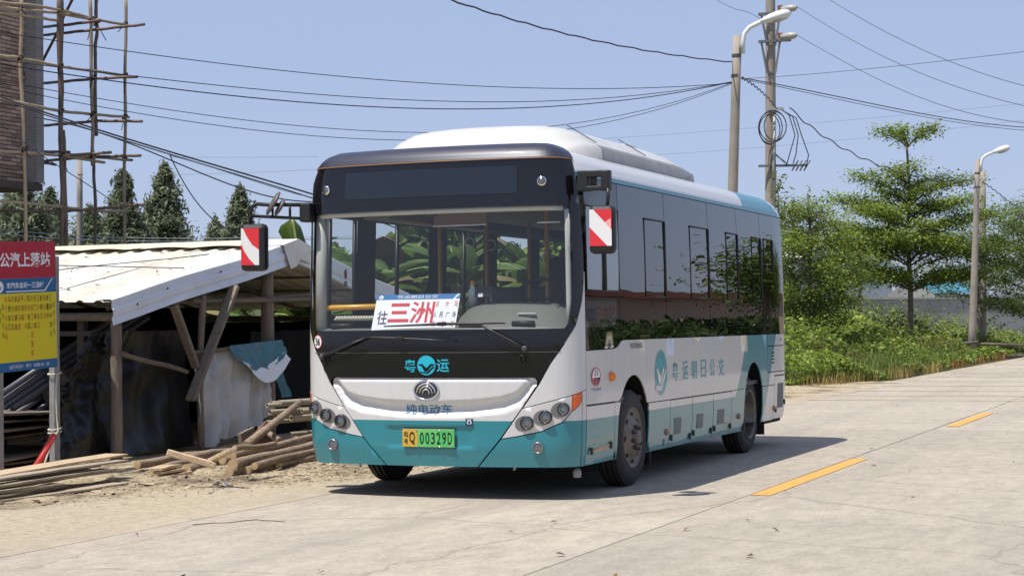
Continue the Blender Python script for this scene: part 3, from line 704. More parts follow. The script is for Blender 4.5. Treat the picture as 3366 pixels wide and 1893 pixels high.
for s in (-1, 1):
    wheel(s*1.055, 1.50, s, True); wheel(s*1.035, 5.36, s, False)
    MB().box((s*1.04, 5.80, .37), (.26, .012, .42)).build('mud_flap', black_plastic, bus)
    MB().box((s*1.04, 1.93, .30), (.26, .012, .3)).build('mud_flap', black_plastic, bus)
MB().lathe([(-.05, .03), (-.01, .034), (.02, .02), (.021, .0005)], (1.10, .33, .215), 'z', 14).build('skirt_lamp', trim_grey, bus)

# --- mirrors
def marker_plate(name, parent, fn):
    pw = decal(name, [[(0, 0), (1, 0), (1, 1), (0, 1)]], mat('reflective_white', (.78, .76, .74), .4), parent, 0, .2, fn(.0015))
    decal('red_stripe', [[(0, .12), (.0, 0), (.78, 0)][::1] and [(0, 0), (.78, 0), (.30, .34), (0, .62)], [(.12, 1), (.50, .70), (1, .40), (1, 1)]], mat('reflective_red', (.68, .03, .04), .4), pw, 0, .2, fn(.003))
def mirror_head(cx, cy, cz, w, h, dep, yaw, parent, wrap=False):
    Rm = Matrix.Rotation(yaw, 3, 'Z'); c = Vector((cx, cy, cz))
    hd = MB().box(c, (w, dep, h), Rm, min(w, dep)*.28)
    o = hd.build('mirror_head', black_plastic, parent)
    def fn(off):
        def f(a, b, _o=0):
            x = -w*.43+w*.86*a; z = -h*.34+h*.76*b
            return c + Rm @ Vector((x, -dep/2-off, z))
        return f
    return o, fn
ml = empty('wing_mirror', (-1.6, .1, 2.0)); ml.parent = bus
def mp(m_, name, mt, p): o = m_.build(name, mt); o.parent = p; o.matrix_parent_inverse = Matrix.Translation(p.location).inverted(); return o
arm = MB().tube([(-1.16, .10, 2.325), (-1.45, .09, 2.335), (-1.56, .09, 2.345), (-1.605, .09, 2.325), (-1.625, .09, 2.28), (-1.625, .09, 2.16)], .016, 10)
arm.tube([(-1.615, .09, 2.25), (-1.16, .10, 2.215)], .013, 8); arm.tube([(-1.26, .095, 2.325), (-1.26, .095, 2.225)], .011, 8); arm.tube([(-1.42, .095, 2.33), (-1.42, .095, 2.235)], .010, 8)
mp(arm, 'arm', black_plastic, ml)
mp(MB().box((-1.115, .13, 2.262), (.10, .12, .155), None, .015), 'hinge', black_plastic, ml)
hd = MB().box((-1.592, .10, 1.992), (.215, .12, .385), Matrix.Rotation(.25, 3, 'Z'), .035); hd = mp(hd, 'mirror_head', black_plastic, ml)
def fnl(off):
    Rm = Matrix.Rotation(.25, 3, 'Z')
    return lambda a, b, _o=0: Vector((-1.592, .10, 1.992)) + Rm @ Vector((-.098+.150*a, -.06-off, -.145+.300*b))
pw = decal('marker_plate', [[(0, 0), (1, 0), (1, 1), (0, 1)]], mat('reflective_white', (.78, .76, .74), .4), hd, 0, .2, fnl(.0015))
RED = mat('reflective_red', (.68, .03, .04), .4)
hd2 = [[(0, 0), (.78, 0), (.45, .17), (.18, .38), (0, .60)], [(.12, 1), (.30, .80), (.62, .56), (1, .42), (1, 1)]]
for pp in hd2: mp2 = decal('red_stripe', [pp], RED, hd, 0, .2, fnl(.003))
for c, r, rx, nm in (((-1.392, .05, 2.345), .108, .95, 'round_mirror'), ((-1.335, .06, 2.312), .078, 1.0, 'round_mirror')):
    z, x, y = frame_of(FWD.cross(RGT*.50+UPV*.87)+FWD*.22)
    mp(MB().lathe([(-.012, .0005), (-.012, r*.8), (0, r), (.012, r*.98), (.02, r*.6), (.022, .0005)], c, (z, x, y), 30), nm, mat('mirror_back', (.10, .085, .08), .5), ml)
MB().box((1.10, .72, 1.02), (.04, .85, .55)).build('cab_blackout_panel', shell_black, bus)  # added black panel, blocks a bright patch low in the driver window
mr = empty('wing_mirror', (1.38, .15, 2.2)); mr.parent = bus
ar = MB().box((1.235, .20, 2.425), (.09, .10, .155), None, .008)
ar.box((1.335, .17, 2.475), (.14, .06, .05), None, .008); ar.box((1.335, .17, 2.365), (.14, .06, .035), None, .008); ar.box((1.315, .19, 2.42), (.05, .02, .12)); ar.box((1.425, .16, 2.42), (.07, .07, .155), None, .010)
ar.tube([(1.445, .14, 2.37), (1.45, .13, 2.30), (1.44, .13, 2.2)], .014, 10)
mp(ar, 'arm', black_plastic, mr)
hd = mp(MB().box((1.405, .13, 2.048), (.20, .11, .365), Matrix.Rotation(.12, 3, 'Z'), .035), 'mirror_head', black_plastic, mr)
def fnr(off):
    Rm = Matrix.Rotation(.12, 3, 'Z')
    return lambda a, b, _o=0: Vector((1.405, .13, 2.048)) + Rm @ Vector((-.092+.170*a, -.055-off, -.125+.275*b))
decal('marker_plate', [[(0, 0), (1, 0), (1, 1), (0, 1)]], MATS['reflective_white'], hd, 0, .2, fnr(.0015))
for pp in ([(0, 0), (.80, 0), (0, .52)], [(.18, 1), (1, .45), (1, 1)]): decal('red_stripe', [pp], RED, hd, 0, .2, fnr(.003))

# --- inside the bus
inn = MB(); inn.box((0, 3.6, .72), (2.3, 6.3, .04)); inn.build('floor', mat('bus_floor', (.06, .06, .065), .6), bus)
inn = MB(); inn.box((0, 3.75, 2.34), (2.1, 6.2, .03)); inn.box((.95, 3.9, 2.28), (.3, 5.6, .12)); inn.box((-.98, 3.9, 2.30), (.24, 5.6, .10)); inn.build('ceiling', mat('bus_ceiling', (.20, .195, .18), .6), bus)
inn = MB(); inn.tube([S(u, 2.232, -.05) for u in np.linspace(-1.12, 1.12, 24)], .022, 8); inn.build('header_trim', mat('header_cream', (.62, .58, .48), .5), bus)
d = MB()                                     # dashboard: lofted sections across the bus
secs = []
for x in np.linspace(-1.10, 1.12, 24):
    h = 1.335 + .165*max(0, min(1, (x-.06)/.22))*(1-max(0, (x-.9)/.22)**2*.5) + .02*math.sin(x*3)
    yb = S0(x, 1.3).y
    secs.append([(x, yb+.05, .95), (x, yb+.045, 1.30), (x, yb+.10, 1.325), (x, yb+.22, h-.03), (x, yb+.34, h), (x, yb+.50, h-.03), (x, yb+.56, h-.14), (x, yb+.56, .75)])
k = 8; d.add([p for s_ in secs for p in s_], [(i*k+j, i*k+j+1, (i+1)*k+j+1, (i+1)*k+j) for i in range(len(secs)-1) for j in range(k-1)], True)
db = d.build('dashboard', dash_top, bus)
for s_, (x, z) in enumerate(((-.84, 1.345), (.312, 1.338), (.738, 1.348))):
    MB().tube([(x-.09, S0(x, 1.3).y+.105, z), (x+.09, S0(x, 1.3).y+.105, z)], .022, 10).build('air_outlet', seam_black, db)
MB().lathe([(0, .04), (.008, .036), (.008, .0003)], (.93, .33, 1.475), frame_of(Vector((.2, -.6, .8))), 20).build('dash_dial', mat('dial_grey', (.12, .12, .11), .4), db)
MB().box((.75, .235, 1.405), (.15, .09, .004), Matrix.Rotation(-.5, 3, 'X')).build('dash_paper', plain_white, db)
t = MB().tube([(-.60, .26, 1.375), (-.9, .24, 1.375)], .012, 6)
rope = MB(); 
for ph in (0, PI): rope.tube([(-.92+.42*i/60, .22+.012*math.cos(i*.9+ph), 1.405+.012*math.sin(i*.9+ph)) for i in range(61)], .011, 6)
rope.build('rope', mat('rope_cream', (.5, .47, .38), .8), bus)
MB().tube([(-1.10, .26, 1.485), (-1.02, .24, 1.492), (-.3, .20, 1.50)], .022, 10).build('grab_rail', yellow_pole, bus)
for x, y in ((-.757, 1.9), (-.434, 2.2), (.40, 1.55), (-.5, 3.4), (.45, 3.4), (-.55, 4.8), (.5, 4.8)):
    MB().tube([(x, y, .74), (x, y, 2.32)], .020, 10).build('grab_pole', yellow_pole, bus)
for x in (-.6, .6): MB().tube([(x, 2.6, 2.2), (x, 6.0, 2.2)], .012, 8).build('ceiling_rail', steel, bus)
MB().box((.10, .42, 2.20), (.46, .012, .125)).build('sun_blind', mat('blind_brown', (.16, .10, .08), .7), bus)
MB().tube([(-.13, .41, 2.135), (.33, .41, 2.135)], .006, 6).build('blind_bar', plain_white, bus)
MB().tube([(.80, .32, 2.13), (.98, .34, 2.13)], .006, 6).build('blind_bar', plain_white, bus)
MB().tube([S(-1.10, z, -.07) for z in (1.3, 1.7, 2.22)], .045, 10).build('pillar_trim', trim_light, bus)
MB().tube([S(1.155, z, -.035) for z in (1.33, 1.5, 1.9, 2.22)], .022, 8).build('pillar_trim', mat('pillar_white', (.6, .6, .57), .5), bus)
MB().box((-.085, .30, 1.8), (.10, .06, .9)).build('centre_post', trim_grey, bus) if False else None
MB().box((-.035, .17, 2.222), (.08, .06, .05), None, .01).build('dash_camera', black_plastic, bus)
sw = MB().tube([(.58+.21*math.cos(a), .86+.12*math.sin(a), 1.545+.165*math.sin(a)) for a in np.linspace(0, 2*PI, 30)], .014, 8, cap=False)
sw.tube([(.38, .86, 1.545), (.78, .86, 1.545)], .012, 6); sw.tube([(.58, .86, 1.545), (.58, .66, 1.30)], .03, 8)
sw.build('steering_wheel', black_plastic, bus)
seat_red = mat('seat_red_brown', (.14, .05, .035), .8, var=.2, scale=20)
ds = MB().box((.58, 1.45, 1.22), (.5, .5, .14), None, .04); ds.box((.58, 1.70, 1.52), (.48, .13, .62), Matrix.Rotation(-.12, 3, 'X'), .05); ds.box((.58, 1.74, 1.90), (.28, .10, .17), None, .04); ds.box((.58, 1.45, .93), (.4, .4, .45))
ds.build('driver_seat', seat_red, bus)
MB().box((.58, 1.72, 1.80), (.46, .16, .24), Matrix.Rotation(-.12, 3, 'X'), .06).build('seat_jacket', mat('dark_cloth', (.012, .014, .02), .9), bus)
MB().tube([(.30, 1.95, .75), (.30, 1.95, 1.62), (.36, 1.95, 1.70), (.84, 1.95, 1.70), (1.05, 1.95, 1.66)], .02, 10).build('cab_rail', yellow_pole, bus)
seat_blue = mat('passenger_seat', (.03, .05, .09), .7)
for y in (2.75, 3.55, 4.35, 5.15, 5.95):
    for x in (-.70, .70):
        if y < 3 and x < 0: continue
        q = MB()
        for dx in (-.21, .21):
            q.box((x+dx, y, 1.12), (.40, .42, .08), None, .03); q.box((x+dx, y+.20, 1.42), (.40, .07, .56), Matrix.Rotation(-.14, 3, 'X'), .03)
        q.box((x, y, .9), (.5, .3, .4)); q.build('passenger_seat', seat_blue, bus)
        MB().tube([(x-.40, y+.24, 1.70), (x+.40, y+.24, 1.70)], .014, 6).build('seat_rail', black_plastic, bus)
for x in (-.6, .6):
    for y in (2.2, 2.7, 3.2):
        MB().tube([(x+.045*math.sin(a), y, 2.08+.05*math.cos(a)) for a in np.linspace(0, 2*PI, 14)], .006, 5, cap=False).build('hand_strap', plain_white, bus)
MB().box((.35, 2.15, 1.3), (.05, .5, 1.1)).build('cab_partition', mat('partition_grey', (.10, .10, .11), .5), bus)
# things lying on the dashboard
b_ = empty('spray_bottle', (.20, .42, 1.49)); tag(b_, 'white bottle with orange cap standing on the dashboard behind the windscreen', 'bottle')
MB().lathe([(0, .0005), (0, .035), (.12, .034), (.155, .018), (.17, .018)], (.20, .42, 1.485), 'z', 18).build('body', mat('bottle_white', (.6, .62, .62), .4), b_)
MB().lathe([(0, .019), (.04, .017), (.042, .0005)], (.20, .42, 1.652), 'z', 14).build('cap', mat('bottle_cap', (.6, .3, .03), .5), b_)
ph = empty('phone_holder', (.36, .30, 1.45)); tag(ph, 'black phone on a bent stalk holder at the windscreen', 'phone')
MB().box((.36, .28, 1.60), (.15, .015, .085), Matrix.Rotation(-.2, 3, 'X'), .006).build('phone', black_plastic, ph)
MB().box((.335, .268, 1.575), (.04, .006, .03), Matrix.Rotation(-.2, 3, 'X')).build('phone_sticker', plain_white, ph)
MB().tube([(.37, .29, 1.57), (.40, .31, 1.50), (.44, .33, 1.47), (.40, .25, 1.41), (.36, .18, 1.36)], .010, 8).build('stalk', black_plastic, ph)
# route board standing in the windscreen
rb = empty('route_board', (-.14, .1, 1.3)); tag(rb, 'white route board with red characters leaning inside the windscreen', 'sign')
A, B_, T_ = Vector((-.535, .085, 1.297)), Vector((.725, 0, 0)), Vector((0, .125, .292)); NB = B_.cross(T_).normalized()
def rbs(a, b, off=0): return A + B_*a + T_*b + NB*off
q = MB(); q.face([rbs(*p) for p in ((0, 0), (1, 0), (1, 1), (0, 1))]); q.face([rbs(*p, -.004) for p in ((0, 1), (1, 1), (1, 0), (0, 0))])
for p, r in (((0, 0), (1, 0)), ((1, 0), (1, 1)), ((1, 1), (0, 1)), ((0, 1), (0, 0))): q.face([rbs(*p), rbs(*p, -.004), rbs(*r, -.004), rbs(*r)])
q.build('board', mat('board_white', (.88, .88, .90), .4), rb)
sf = lambda a, b, off=0: rbs(a, b, off)
decal('blue_band', [[(0, .86), (.92, .86), (.96, .98), (.98, 1), (0, 1)]], mat('sign_blue', (.03, .16, .42), .4), rb, .001, .1, sf)
decal('blue_band', [[(.945, .865), (1, .865), (1, 1), (.995, 1)]], MATS['sign_blue'], rb, .001, .1, sf)
decal('bird_disc', [ell(.055, .925, .027, .055, 20)], plain_white, rb, .002, .1, sf)
decal('bird_mark', [[(.055+x*.024, .925+y*.05) for x, y in g] for g in ([(-.7, .1), (-.3, .15), (0, -.2), (.6, .3), (.1, -.5), (-.2, -.5)],)], MATS['sign_blue'], rb, .003, .1, sf)
lettering('lettering', '粤运朝日公交', (.25, .74, .885, .975), plain_white, rb, .002, .006, sf)
lettering('lettering', '往', (.05, .17, .19, .56), mat('sign_ink', (.02, .01, .08), .5), rb, .002, .008, sf)
red_ink = mat('sign_red', (.66, .03, .05), .5)
lettering('lettering', '三', (.18, .43, .25, .76), red_ink, rb, .002, .03, sf)
lettering('lettering', '洲', (.44, .72, .22, .80), red_ink, rb, .002, .012, sf)
for body, xs, z, mt_ in (('沃尔玛', (.745, .86, .965), .72, red_ink), ('人民广场', (.735, .81, .885, .96), .44, MATS['sign_ink']), ('新都汇', (.735, .85, .955), .19, red_ink)):
    for ch_, x in zip(body, xs): lettering('lettering', ch_, (x-.018, x+.022, z-.07, z+.075), mt_, rb, .002, .0, sf)

# ================================================================== GROUND AND ROAD
def gz(x, y, z=0.0):
    r = at(x, y, 1)-CAM; return CAM + r*((z-CAM.z)/r.z)
def concrete(name, c, dark, sand):
    M = bpy.data.materials.new(name); M.use_nodes = True; nt = M.node_tree; N = nt.nodes; L = nt.links; P = N['Principled BSDF']; P.inputs['Roughness'].default_value = .9
    g = N.new('ShaderNodeNewGeometry')
    def noise(sc, det, st=None, rough=.6):
        n = N.new('ShaderNodeTexNoise'); n.inputs['Scale'].default_value = sc; n.inputs['Detail'].default_value = det; n.inputs['Roughness'].default_value = rough
        if st:
            mp = N.new('ShaderNodeMapping'); mp.inputs['Scale'].default_value = st; L.new(g.outputs['Position'], mp.inputs[0]); L.new(mp.outputs[0], n.inputs[0])
        else: L.new(g.outputs['Position'], n.inputs[0])
        return n.outputs['Fac']
    def ramp(f, a, b, ca, cb):
        r = N.new('ShaderNodeValToRGB'); r.color_ramp.elements[0].position = a; r.color_ramp.elements[1].position = b; r.color_ramp.elements[0].color = (*ca, 1); r.color_ramp.elements[1].color = (*cb, 1); L.new(f, r.inputs[0]); return r.outputs[0]
    def mixc(f, a, b, mode='MIX'):
        mx = N.new('ShaderNodeMix'); mx.data_type = 'RGBA'; mx.blend_type = mode
        if isinstance(f, float): mx.inputs['Factor'].default_value = f
        else: L.new(f, mx.inputs['Factor'])
        for k, q in (('A', a), ('B', b)):
            if isinstance(q, tuple): mx.inputs[k].default_value = (*q, 1)
            else: L.new(q, mx.inputs[k])
        return mx.outputs['Result']
    base = ramp(noise(.55, 8), .35, .65, dark, c)
    base = mixc(.8, base, ramp(noise(7, 10, (1, .5, 1), .75), .30, .62, (.66, .65, .64), (1.08, 1.07, 1.06)), 'MULTIPLY')
    base = mixc(.7, base, ramp(noise(38, 6, (1, .6, 1), .8), .28, .60, (.62, .60, .57), (1.1, 1.1, 1.1)), 'MULTIPLY')
    base = mixc(ramp(noise(.9, 9, (1.6, .35, 1), .7), .54, .70, (0, 0, 0), (.7, .7, .7)), base, sand)
    base = mixc(ramp(noise(26, 3, None, .7), .68, .74, (0, 0, 0), (.6, .6, .6)), base, (.16, .14, .115))
    oi = N.new('ShaderNodeObjectInfo'); hs = N.new('ShaderNodeHueSaturation'); mr = N.new('ShaderNodeMapRange'); mr.inputs['To Min'].default_value = .93; mr.inputs['To Max'].default_value = 1.06; L.new(oi.outputs['Random'], mr.inputs['Value']); L.new(mr.outputs[0], hs.inputs['Value']); L.new(base, hs.inputs['Color'])
    L.new(hs.outputs[0], P.inputs['Base Color'])
    vo = N.new('ShaderNodeTexVoronoi'); vo.feature = 'DISTANCE_TO_EDGE'; vo.inputs['Scale'].default_value = .33; dn = N.new('ShaderNodeTexNoise'); dn.inputs['Scale'].default_value = 3; dn.inputs['Detail'].default_value = 6; L.new(g.outputs['Position'], dn.inputs[0])
    av = N.new('ShaderNodeVectorMath'); av.operation = 'MULTIPLY_ADD'; L.new(dn.outputs['Color'], av.inputs[0]); av.inputs[1].default_value = (.35, .35, 0); L.new(g.outputs['Position'], av.inputs[2]); L.new(av.outputs[0], vo.inputs['Vector'])
    cr_ = ramp(vo.outputs['Distance'], .0, .006, (.55, .55, .55), (0, 0, 0)); hs2 = mixc(cr_, hs.outputs[0], (.15, .13, .105))                       # hairline cracks
    tx = N.new('ShaderNodeTexWave'); tx.wave_type = 'BANDS'; tx.bands_direction = 'X'; tx.inputs['Scale'].default_value = .155; tx.inputs['Distortion'].default_value = .5; tx.inputs['Detail'].default_value = 3; tx.inputs['Phase Offset'].default_value = 1.2; L.new(g.outputs['Position'], tx.inputs[0])
    tr_ = mixc(ramp(tx.outputs['Fac'], .62, 1.0, (0, 0, 0), (.42, .42, .42)), hs2, mixc(ramp(noise(1.1, 9, (2.2, .16, 1), .7), .40, .62, (0, 0, 0), (1, 1, 1)), hs2, (.235, .21, .18)))    # tyre-darkened wheel tracks
    st_ = mixc(ramp(noise(.42, 5, None, .5), .665, .78, (0, 0, 0), (.28, .28, .28)), tr_, (.20, .18, .155)); L.new(st_, P.inputs['Base Color'])                 # old oil and water stains
    bp = N.new('ShaderNodeBump'); bp.inputs['Strength'].default_value = .35; bp.inputs['Distance'].default_value = .01; L.new(noise(60, 8, None, .7), bp.inputs['Height']); L.new(bp.outputs[0], P.inputs['Normal'])
    return M
conc = concrete('road_concrete', (.41, .362, .292), (.365, .322, .262), (.44, .382, .295))
sand_conc = concrete('sandy_concrete', (.44, .375, .275), (.38, .325, .24), (.47, .395, .28))
g_ = MB()
xs = [-400, -60, -25, -12, -6, -2, 2, 6, 12, 30, 60, 400]; ys = [-120, -30, -10, 0, 10, 25, 50, 90, 160, 300, 900]
g_.add([(x, y, -.07) for y in ys for x in xs], [(j*len(xs)+i, j*len(xs)+i+1, (j+1)*len(xs)+i+1, (j+1)*len(xs)+i) for j in range(len(ys)-1) for i in range(len(xs)-1)])
tag(g_.build('ground', mat('field_soil', (.14, .12, .06), .95, c2=(.07, .085, .03), scale=.4, bump=.5, bscale=8)), kind='structure')
rd = MB(); rd.box((4.0, 65, -.04), (11.0, 170, .05)); road = rd.build('road', mat('joint_filler', (.13, .115, .095), .95)); tag(road, kind='structure')
XJ = [-1.46, -.972, 2.275, 5.52, 8.76]; yj = [-14.45, -11.0, -7.55, -4.1, -.66] + [2.79+3.45*i for i in range(32)]
def slab_mesh(w, l):
    m_ = MB(); m_.box((0, 0, -.02), (w, l, .04), None, .006); me = bpy.data.meshes.new('slab'); me.from_pydata(m_.v, [], m_.f); return me
cache = {}
for i in range(4):
    for j in range(len(yj)-1):
        w, l = XJ[i+1]-XJ[i]-.014, yj[j+1]-yj[j]-.010
        key = (i, round(l, 3))
        if key not in cache: cache[key] = slab_mesh(w, l); cache[key].materials.append(sand_conc if i == 0 else conc)
        o = bpy.data.objects.new('slab', cache[key]); col.objects.link(o); o.parent = road
        o.location = ((XJ[i]+XJ[i+1])/2, (yj[j]+yj[j+1])/2, RNG.uniform(-.002, .001)); 
paint_y = mat('road_yellow', (.72, .32, .03), .7, c2=(.50, .31, .11), scale=9, detail=12)
def mark(name, a, b, x0, x1, label, sk=0.0):
    m_ = MB(); n = 10
    for i in range(n):
        ya, yb = a+(b-a)*i/n, a+(b-a)*(i+1)/n
        m_.face([(x0, ya, .005), (x1, ya+sk, .005), (x1, yb+sk, .005), (x0, yb, .005)])
    tag(m_.build(name, paint_y), label, 'road marking', 'orange centre line dashes')
mark('lane_dash', .93, 4.78, 2.30, 2.455, 'nearest orange painted dash on the road beside the bus shadow')
mark('lane_dash', 10.3, 13.7, 2.34, 2.50, 'farther short orange painted dash beyond the bus tail')
for i, y in enumerate((17.6, 19.4, 21.6, 24.2, 27.0, 30.2, 33.6, 37.4, 41.5)):
    m_ = MB(); m_.face([(-1.1+.0*i, y, .005), (8.6, y, .005), (8.6, y+.13, .005), (-1.1, y+.13, .005)])
    tag(m_.build('rumble_line', mat('worn_yellow', (.58, .40, .17), .8, c2=(.46, .38, .27), scale=3, detail=8)), ['nearest', 'second nearest', 'third nearest', 'fourth nearest', 'middle', 'fourth farthest', 'third farthest', 'second farthest', 'farthest'][i]+' pale worn line painted across the far road', 'road marking', 'worn cross lines on the far road')
# dirt verge with loose sand
def hv(x, y):
    n = math.sin(x*2.1+y*.9)*.012+math.sin(x*5.3-y*3.7)*.008+math.sin(y*7.1+x*1.3)*.005
    e = min(1, max(0, (-1.50-x)/1.2)); s_ = max(0, -1.05-x)
    return -.008+.016*min(1, s_/.45)+.004*math.sin(x*9+y*6)*math.sin(y*13-x*4)+.003*math.sin(y*31+x*17)+.02*e+n*e
vb = MB(); nx, ny = 60, 420; P_ = []
for j in range(ny+1):
    y = -9+36*j/ny; edge = -1.02+.04*math.sin(y*1.7)
    for i in range(nx+1):
        t = (i/nx)**1.8; x = edge-14*t; P_.append((x, y, hv(x, y) if i else -.012))
vb.add(P_, [(j*(nx+1)+i, j*(nx+1)+i+1, (j+1)*(nx+1)+i+1, (j+1)*(nx+1)+i)[::-1] for j in range(ny) for i in range(nx)], True)
def dirt():
    M = bpy.data.materials.new('verge_dirt'); M.use_nodes = True; nt = M.node_tree; N = nt.nodes; L = nt.links; P = N['Principled BSDF']; P.inputs['Roughness'].default_value = .95
    g = N.new('ShaderNodeNewGeometry')
    def noise(sc, det, r=.6):
        n = N.new('ShaderNodeTexNoise'); n.inputs['Scale'].default_value = sc; n.inputs['Detail'].default_value = det; n.inputs['Roughness'].default_value = r; L.new(g.outputs['Position'], n.inputs[0]); return n.outputs['Fac']
    r1 = N.new('ShaderNodeValToRGB'); L.new(noise(1.1, 9, .72), r1.inputs[0])
    e = r1.color_ramp.elements; e[0].position = .38; e[0].color = (.15, .115, .07, 1); e[1].position = .53; e[1].color = (.46, .375, .245, 1)
    r2 = N.new('ShaderNodeValToRGB'); L.new(noise(22, 6, .7), r2.inputs[0]); r2.color_ramp.elements[0].position = .36; r2.color_ramp.elements[0].color = (.5, .48, .44, 1); r2.color_ramp.elements[1].position = .6; r2.color_ramp.elements[1].color = (1.1, 1.1, 1.1, 1)
    mx = N.new('ShaderNodeMix'); mx.data_type = 'RGBA'; mx.blend_type = 'MULTIPLY'; mx.inputs['Factor'].default_value = .85; L.new(r1.outputs[0], mx.inputs['A']); L.new(r2.outputs[0], mx.inputs['B'])
    sx = N.new('ShaderNodeSeparateXYZ'); L.new(g.outputs['Position'], sx.inputs[0])
    def mth(op, a, b=None):
        n = N.new('ShaderNodeMath'); n.operation = op
        for i, q in enumerate((a, b)):
            if isinstance(q, (int, float)): n.inputs[i].default_value = q
            elif q is not None: L.new(q, n.inputs[i])
        return n.outputs[0]
    t = mth('ADD', mth('ADD', sx.outputs['X'], 1.62), mth('MULTIPLY', mth('MAXIMUM', mth('SUBTRACT', 1.5, sx.outputs['Y']), 0.0), .42))
    t = mth('ADD', mth('MULTIPLY', t, 2.2), mth('MULTIPLY', mth('SUBTRACT', noise(2.5, 8, .7), .5), 3.0)); cl = N.new('ShaderNodeClamp'); L.new(t, cl.inputs[0])
    m2 = N.new('ShaderNodeMix'); m2.data_type = 'RGBA'; L.new(cl.outputs[0], m2.inputs['Factor']); L.new(mx.outputs['Result'], m2.inputs['A']); sd_ = N.new('ShaderNodeValToRGB'); L.new(noise(14, 10, .78), sd_.inputs[0]); sd_.color_ramp.elements[0].position = .32; sd_.color_ramp.elements[0].color = (.30, .25, .175, 1); sd_.color_ramp.elements[1].position = .56; sd_.color_ramp.elements[1].color = (.47, .395, .28, 1); L.new(sd_.outputs[0], m2.inputs['B'])      # trodden pale sand next to the road
    L.new(m2.outputs['Result'], P.inputs['Base Color'])
    bp = N.new('ShaderNodeBump'); bp.inputs['Strength'].default_value = .8; bp.inputs['Distance'].default_value = .03; L.new(noise(30, 8, .7), bp.inputs['Height']); L.new(bp.outputs[0], P.inputs['Normal'])
    return M
tag(vb.build('verge', dirt()), kind='structure')
# splinters, bark and chips strewn over the verge
n = 9500; x = -1.15-np.abs(RNG.normal(0, 1.15, n)); y = RNG.uniform(-3.5, 7, n); keep = (x > -4.6) & (x < -1.35-.42*np.maximum(0, 1.6-y)+.25*RNG.normal(size=n)); x, y = x[keep], y[keep]
n = len(x); z = np.array([hv(a, b) for a, b in zip(x, y)])+.006
a = RNG.normal(PI/2, .7, n); L_ = RNG.gamma(1.5, .008, n)+.005; W_ = L_*RNG.uniform(.10, .35, n)
t = np.stack([np.cos(a), np.sin(a), RNG.normal(0, .12, n)], 1)*L_[:, None]; s_ = np.stack([-np.sin(a), np.cos(a), RNG.normal(0, .2, n)], 1)*W_[:, None]; c = np.stack([x, y, z], 1)
half = int(n*.66)
for k, (mm, sl) in enumerate(((mat('chips_dark', (.12, .085, .055), .9, island=.5), slice(0, half)), (mat('chips_pale', (.38, .30, .20), .9, island=.4), slice(half, n)))):
    o = quad_cloud('wood_chips', np.stack([c-t-s_, c+t-s_, c+t+s_, c-t+s_], 1)[sl], mm)
    tag(o, ('dark bark scraps' if k == 0 else 'pale wood chips')+' strewn over the sandy verge', 'wood chips', kind='stuff')
# a few leaves and twigs on the concrete
n = 60; x = RNG.uniform(-.9, 6, n); y = RNG.uniform(-6, 14, n); c = np.stack([x, y, np.full(n, .012)], 1)
tag(quad_cloud('fallen_leaves', leaves(c, .045, .5, 2.0), mat('dead_leaf', (.16, .09, .04), .9, island=.5)), 'small dead leaves lying on the concrete', 'leaves', kind='stuff')
for pts, lab in (([(485, 1319), (530, 1315), (575, 1314), (615, 1309), (648, 1306)], 'long thin dry twig on the concrete near the verge'), ([(650, 1308), (685, 1309), (716, 1312)], 'short dry twig on the concrete in front of the bus')):
    w_ = [gz(a, b, .004) for a, b in pts]
    tag(MB().tube(w_, .0028, 5).build('twig', mat('twig_brown', (.10, .07, .04), .9)), lab, 'twig')
c = gz(556, 1221, .03)
sc = MB(); 
for i in range(6):
    a0, a1 = PI*i/6, PI*(i+1)/6
    sc.face([c+Vector((-.03*math.cos(a0)*2, -.04, .035*math.sin(a0))), c+Vector((-.03*math.cos(a1)*2, -.04, .035*math.sin(a1))), c+Vector((-.03*math.cos(a1)*1.6, .05, .02*math.sin(a1))), c+Vector((-.03*math.cos(a0)*1.6, .05, .02*math.sin(a0)))], True)
tag(sc.build('plastic_scrap', mat('scrap_white', (.8, .8, .82), .4)), 'crumpled white plastic scrap on the dirt before the logs', 'scrap')

# ================================================================== SHED
wood = mat('weathered_wood', (.23, .185, .14), .85, c2=(.14, .11, .085), scale=5, stretch=(6, 6, .8), bump=.4, bscale=18)
wood_h = mat('weathered_beam', (.20, .155, .115), .85, c2=(.11, .085, .065), scale=6, stretch=(6, .8, 6), bump=.4, bscale=18)
roof_m = mat('roof_sheet_white', (.74, .72, .66), .42, .0, c2=(.52, .47, .36), scale=1.6, detail=12, stretch=(1.5, .4, 1), spec=.5)
trim_m = mat('trim_white', (.74, .77, .82), .35, c2=(.62, .64, .68), scale=2.5, detail=6)
shed = empty('storage_shed', (-7.0, 6.0, 0)); tag(shed, 'open timber shed with white sheet metal gable roof beside the bus', 'shed')
RY, RZ = 6.07, 2.325; EY, EZ = 2.36, 1.615; XF = -4.56
def slope_z(y): return RZ-(RZ-EZ)*abs(y-RY)/(RY-EY)
def corr(x): 
    t = (x*4.2) % 1.0
    return .022*max(0, min(1, (t-.08)/.12))*max(0, min(1, (.5-t)/.12))*1.0
x0 = XF
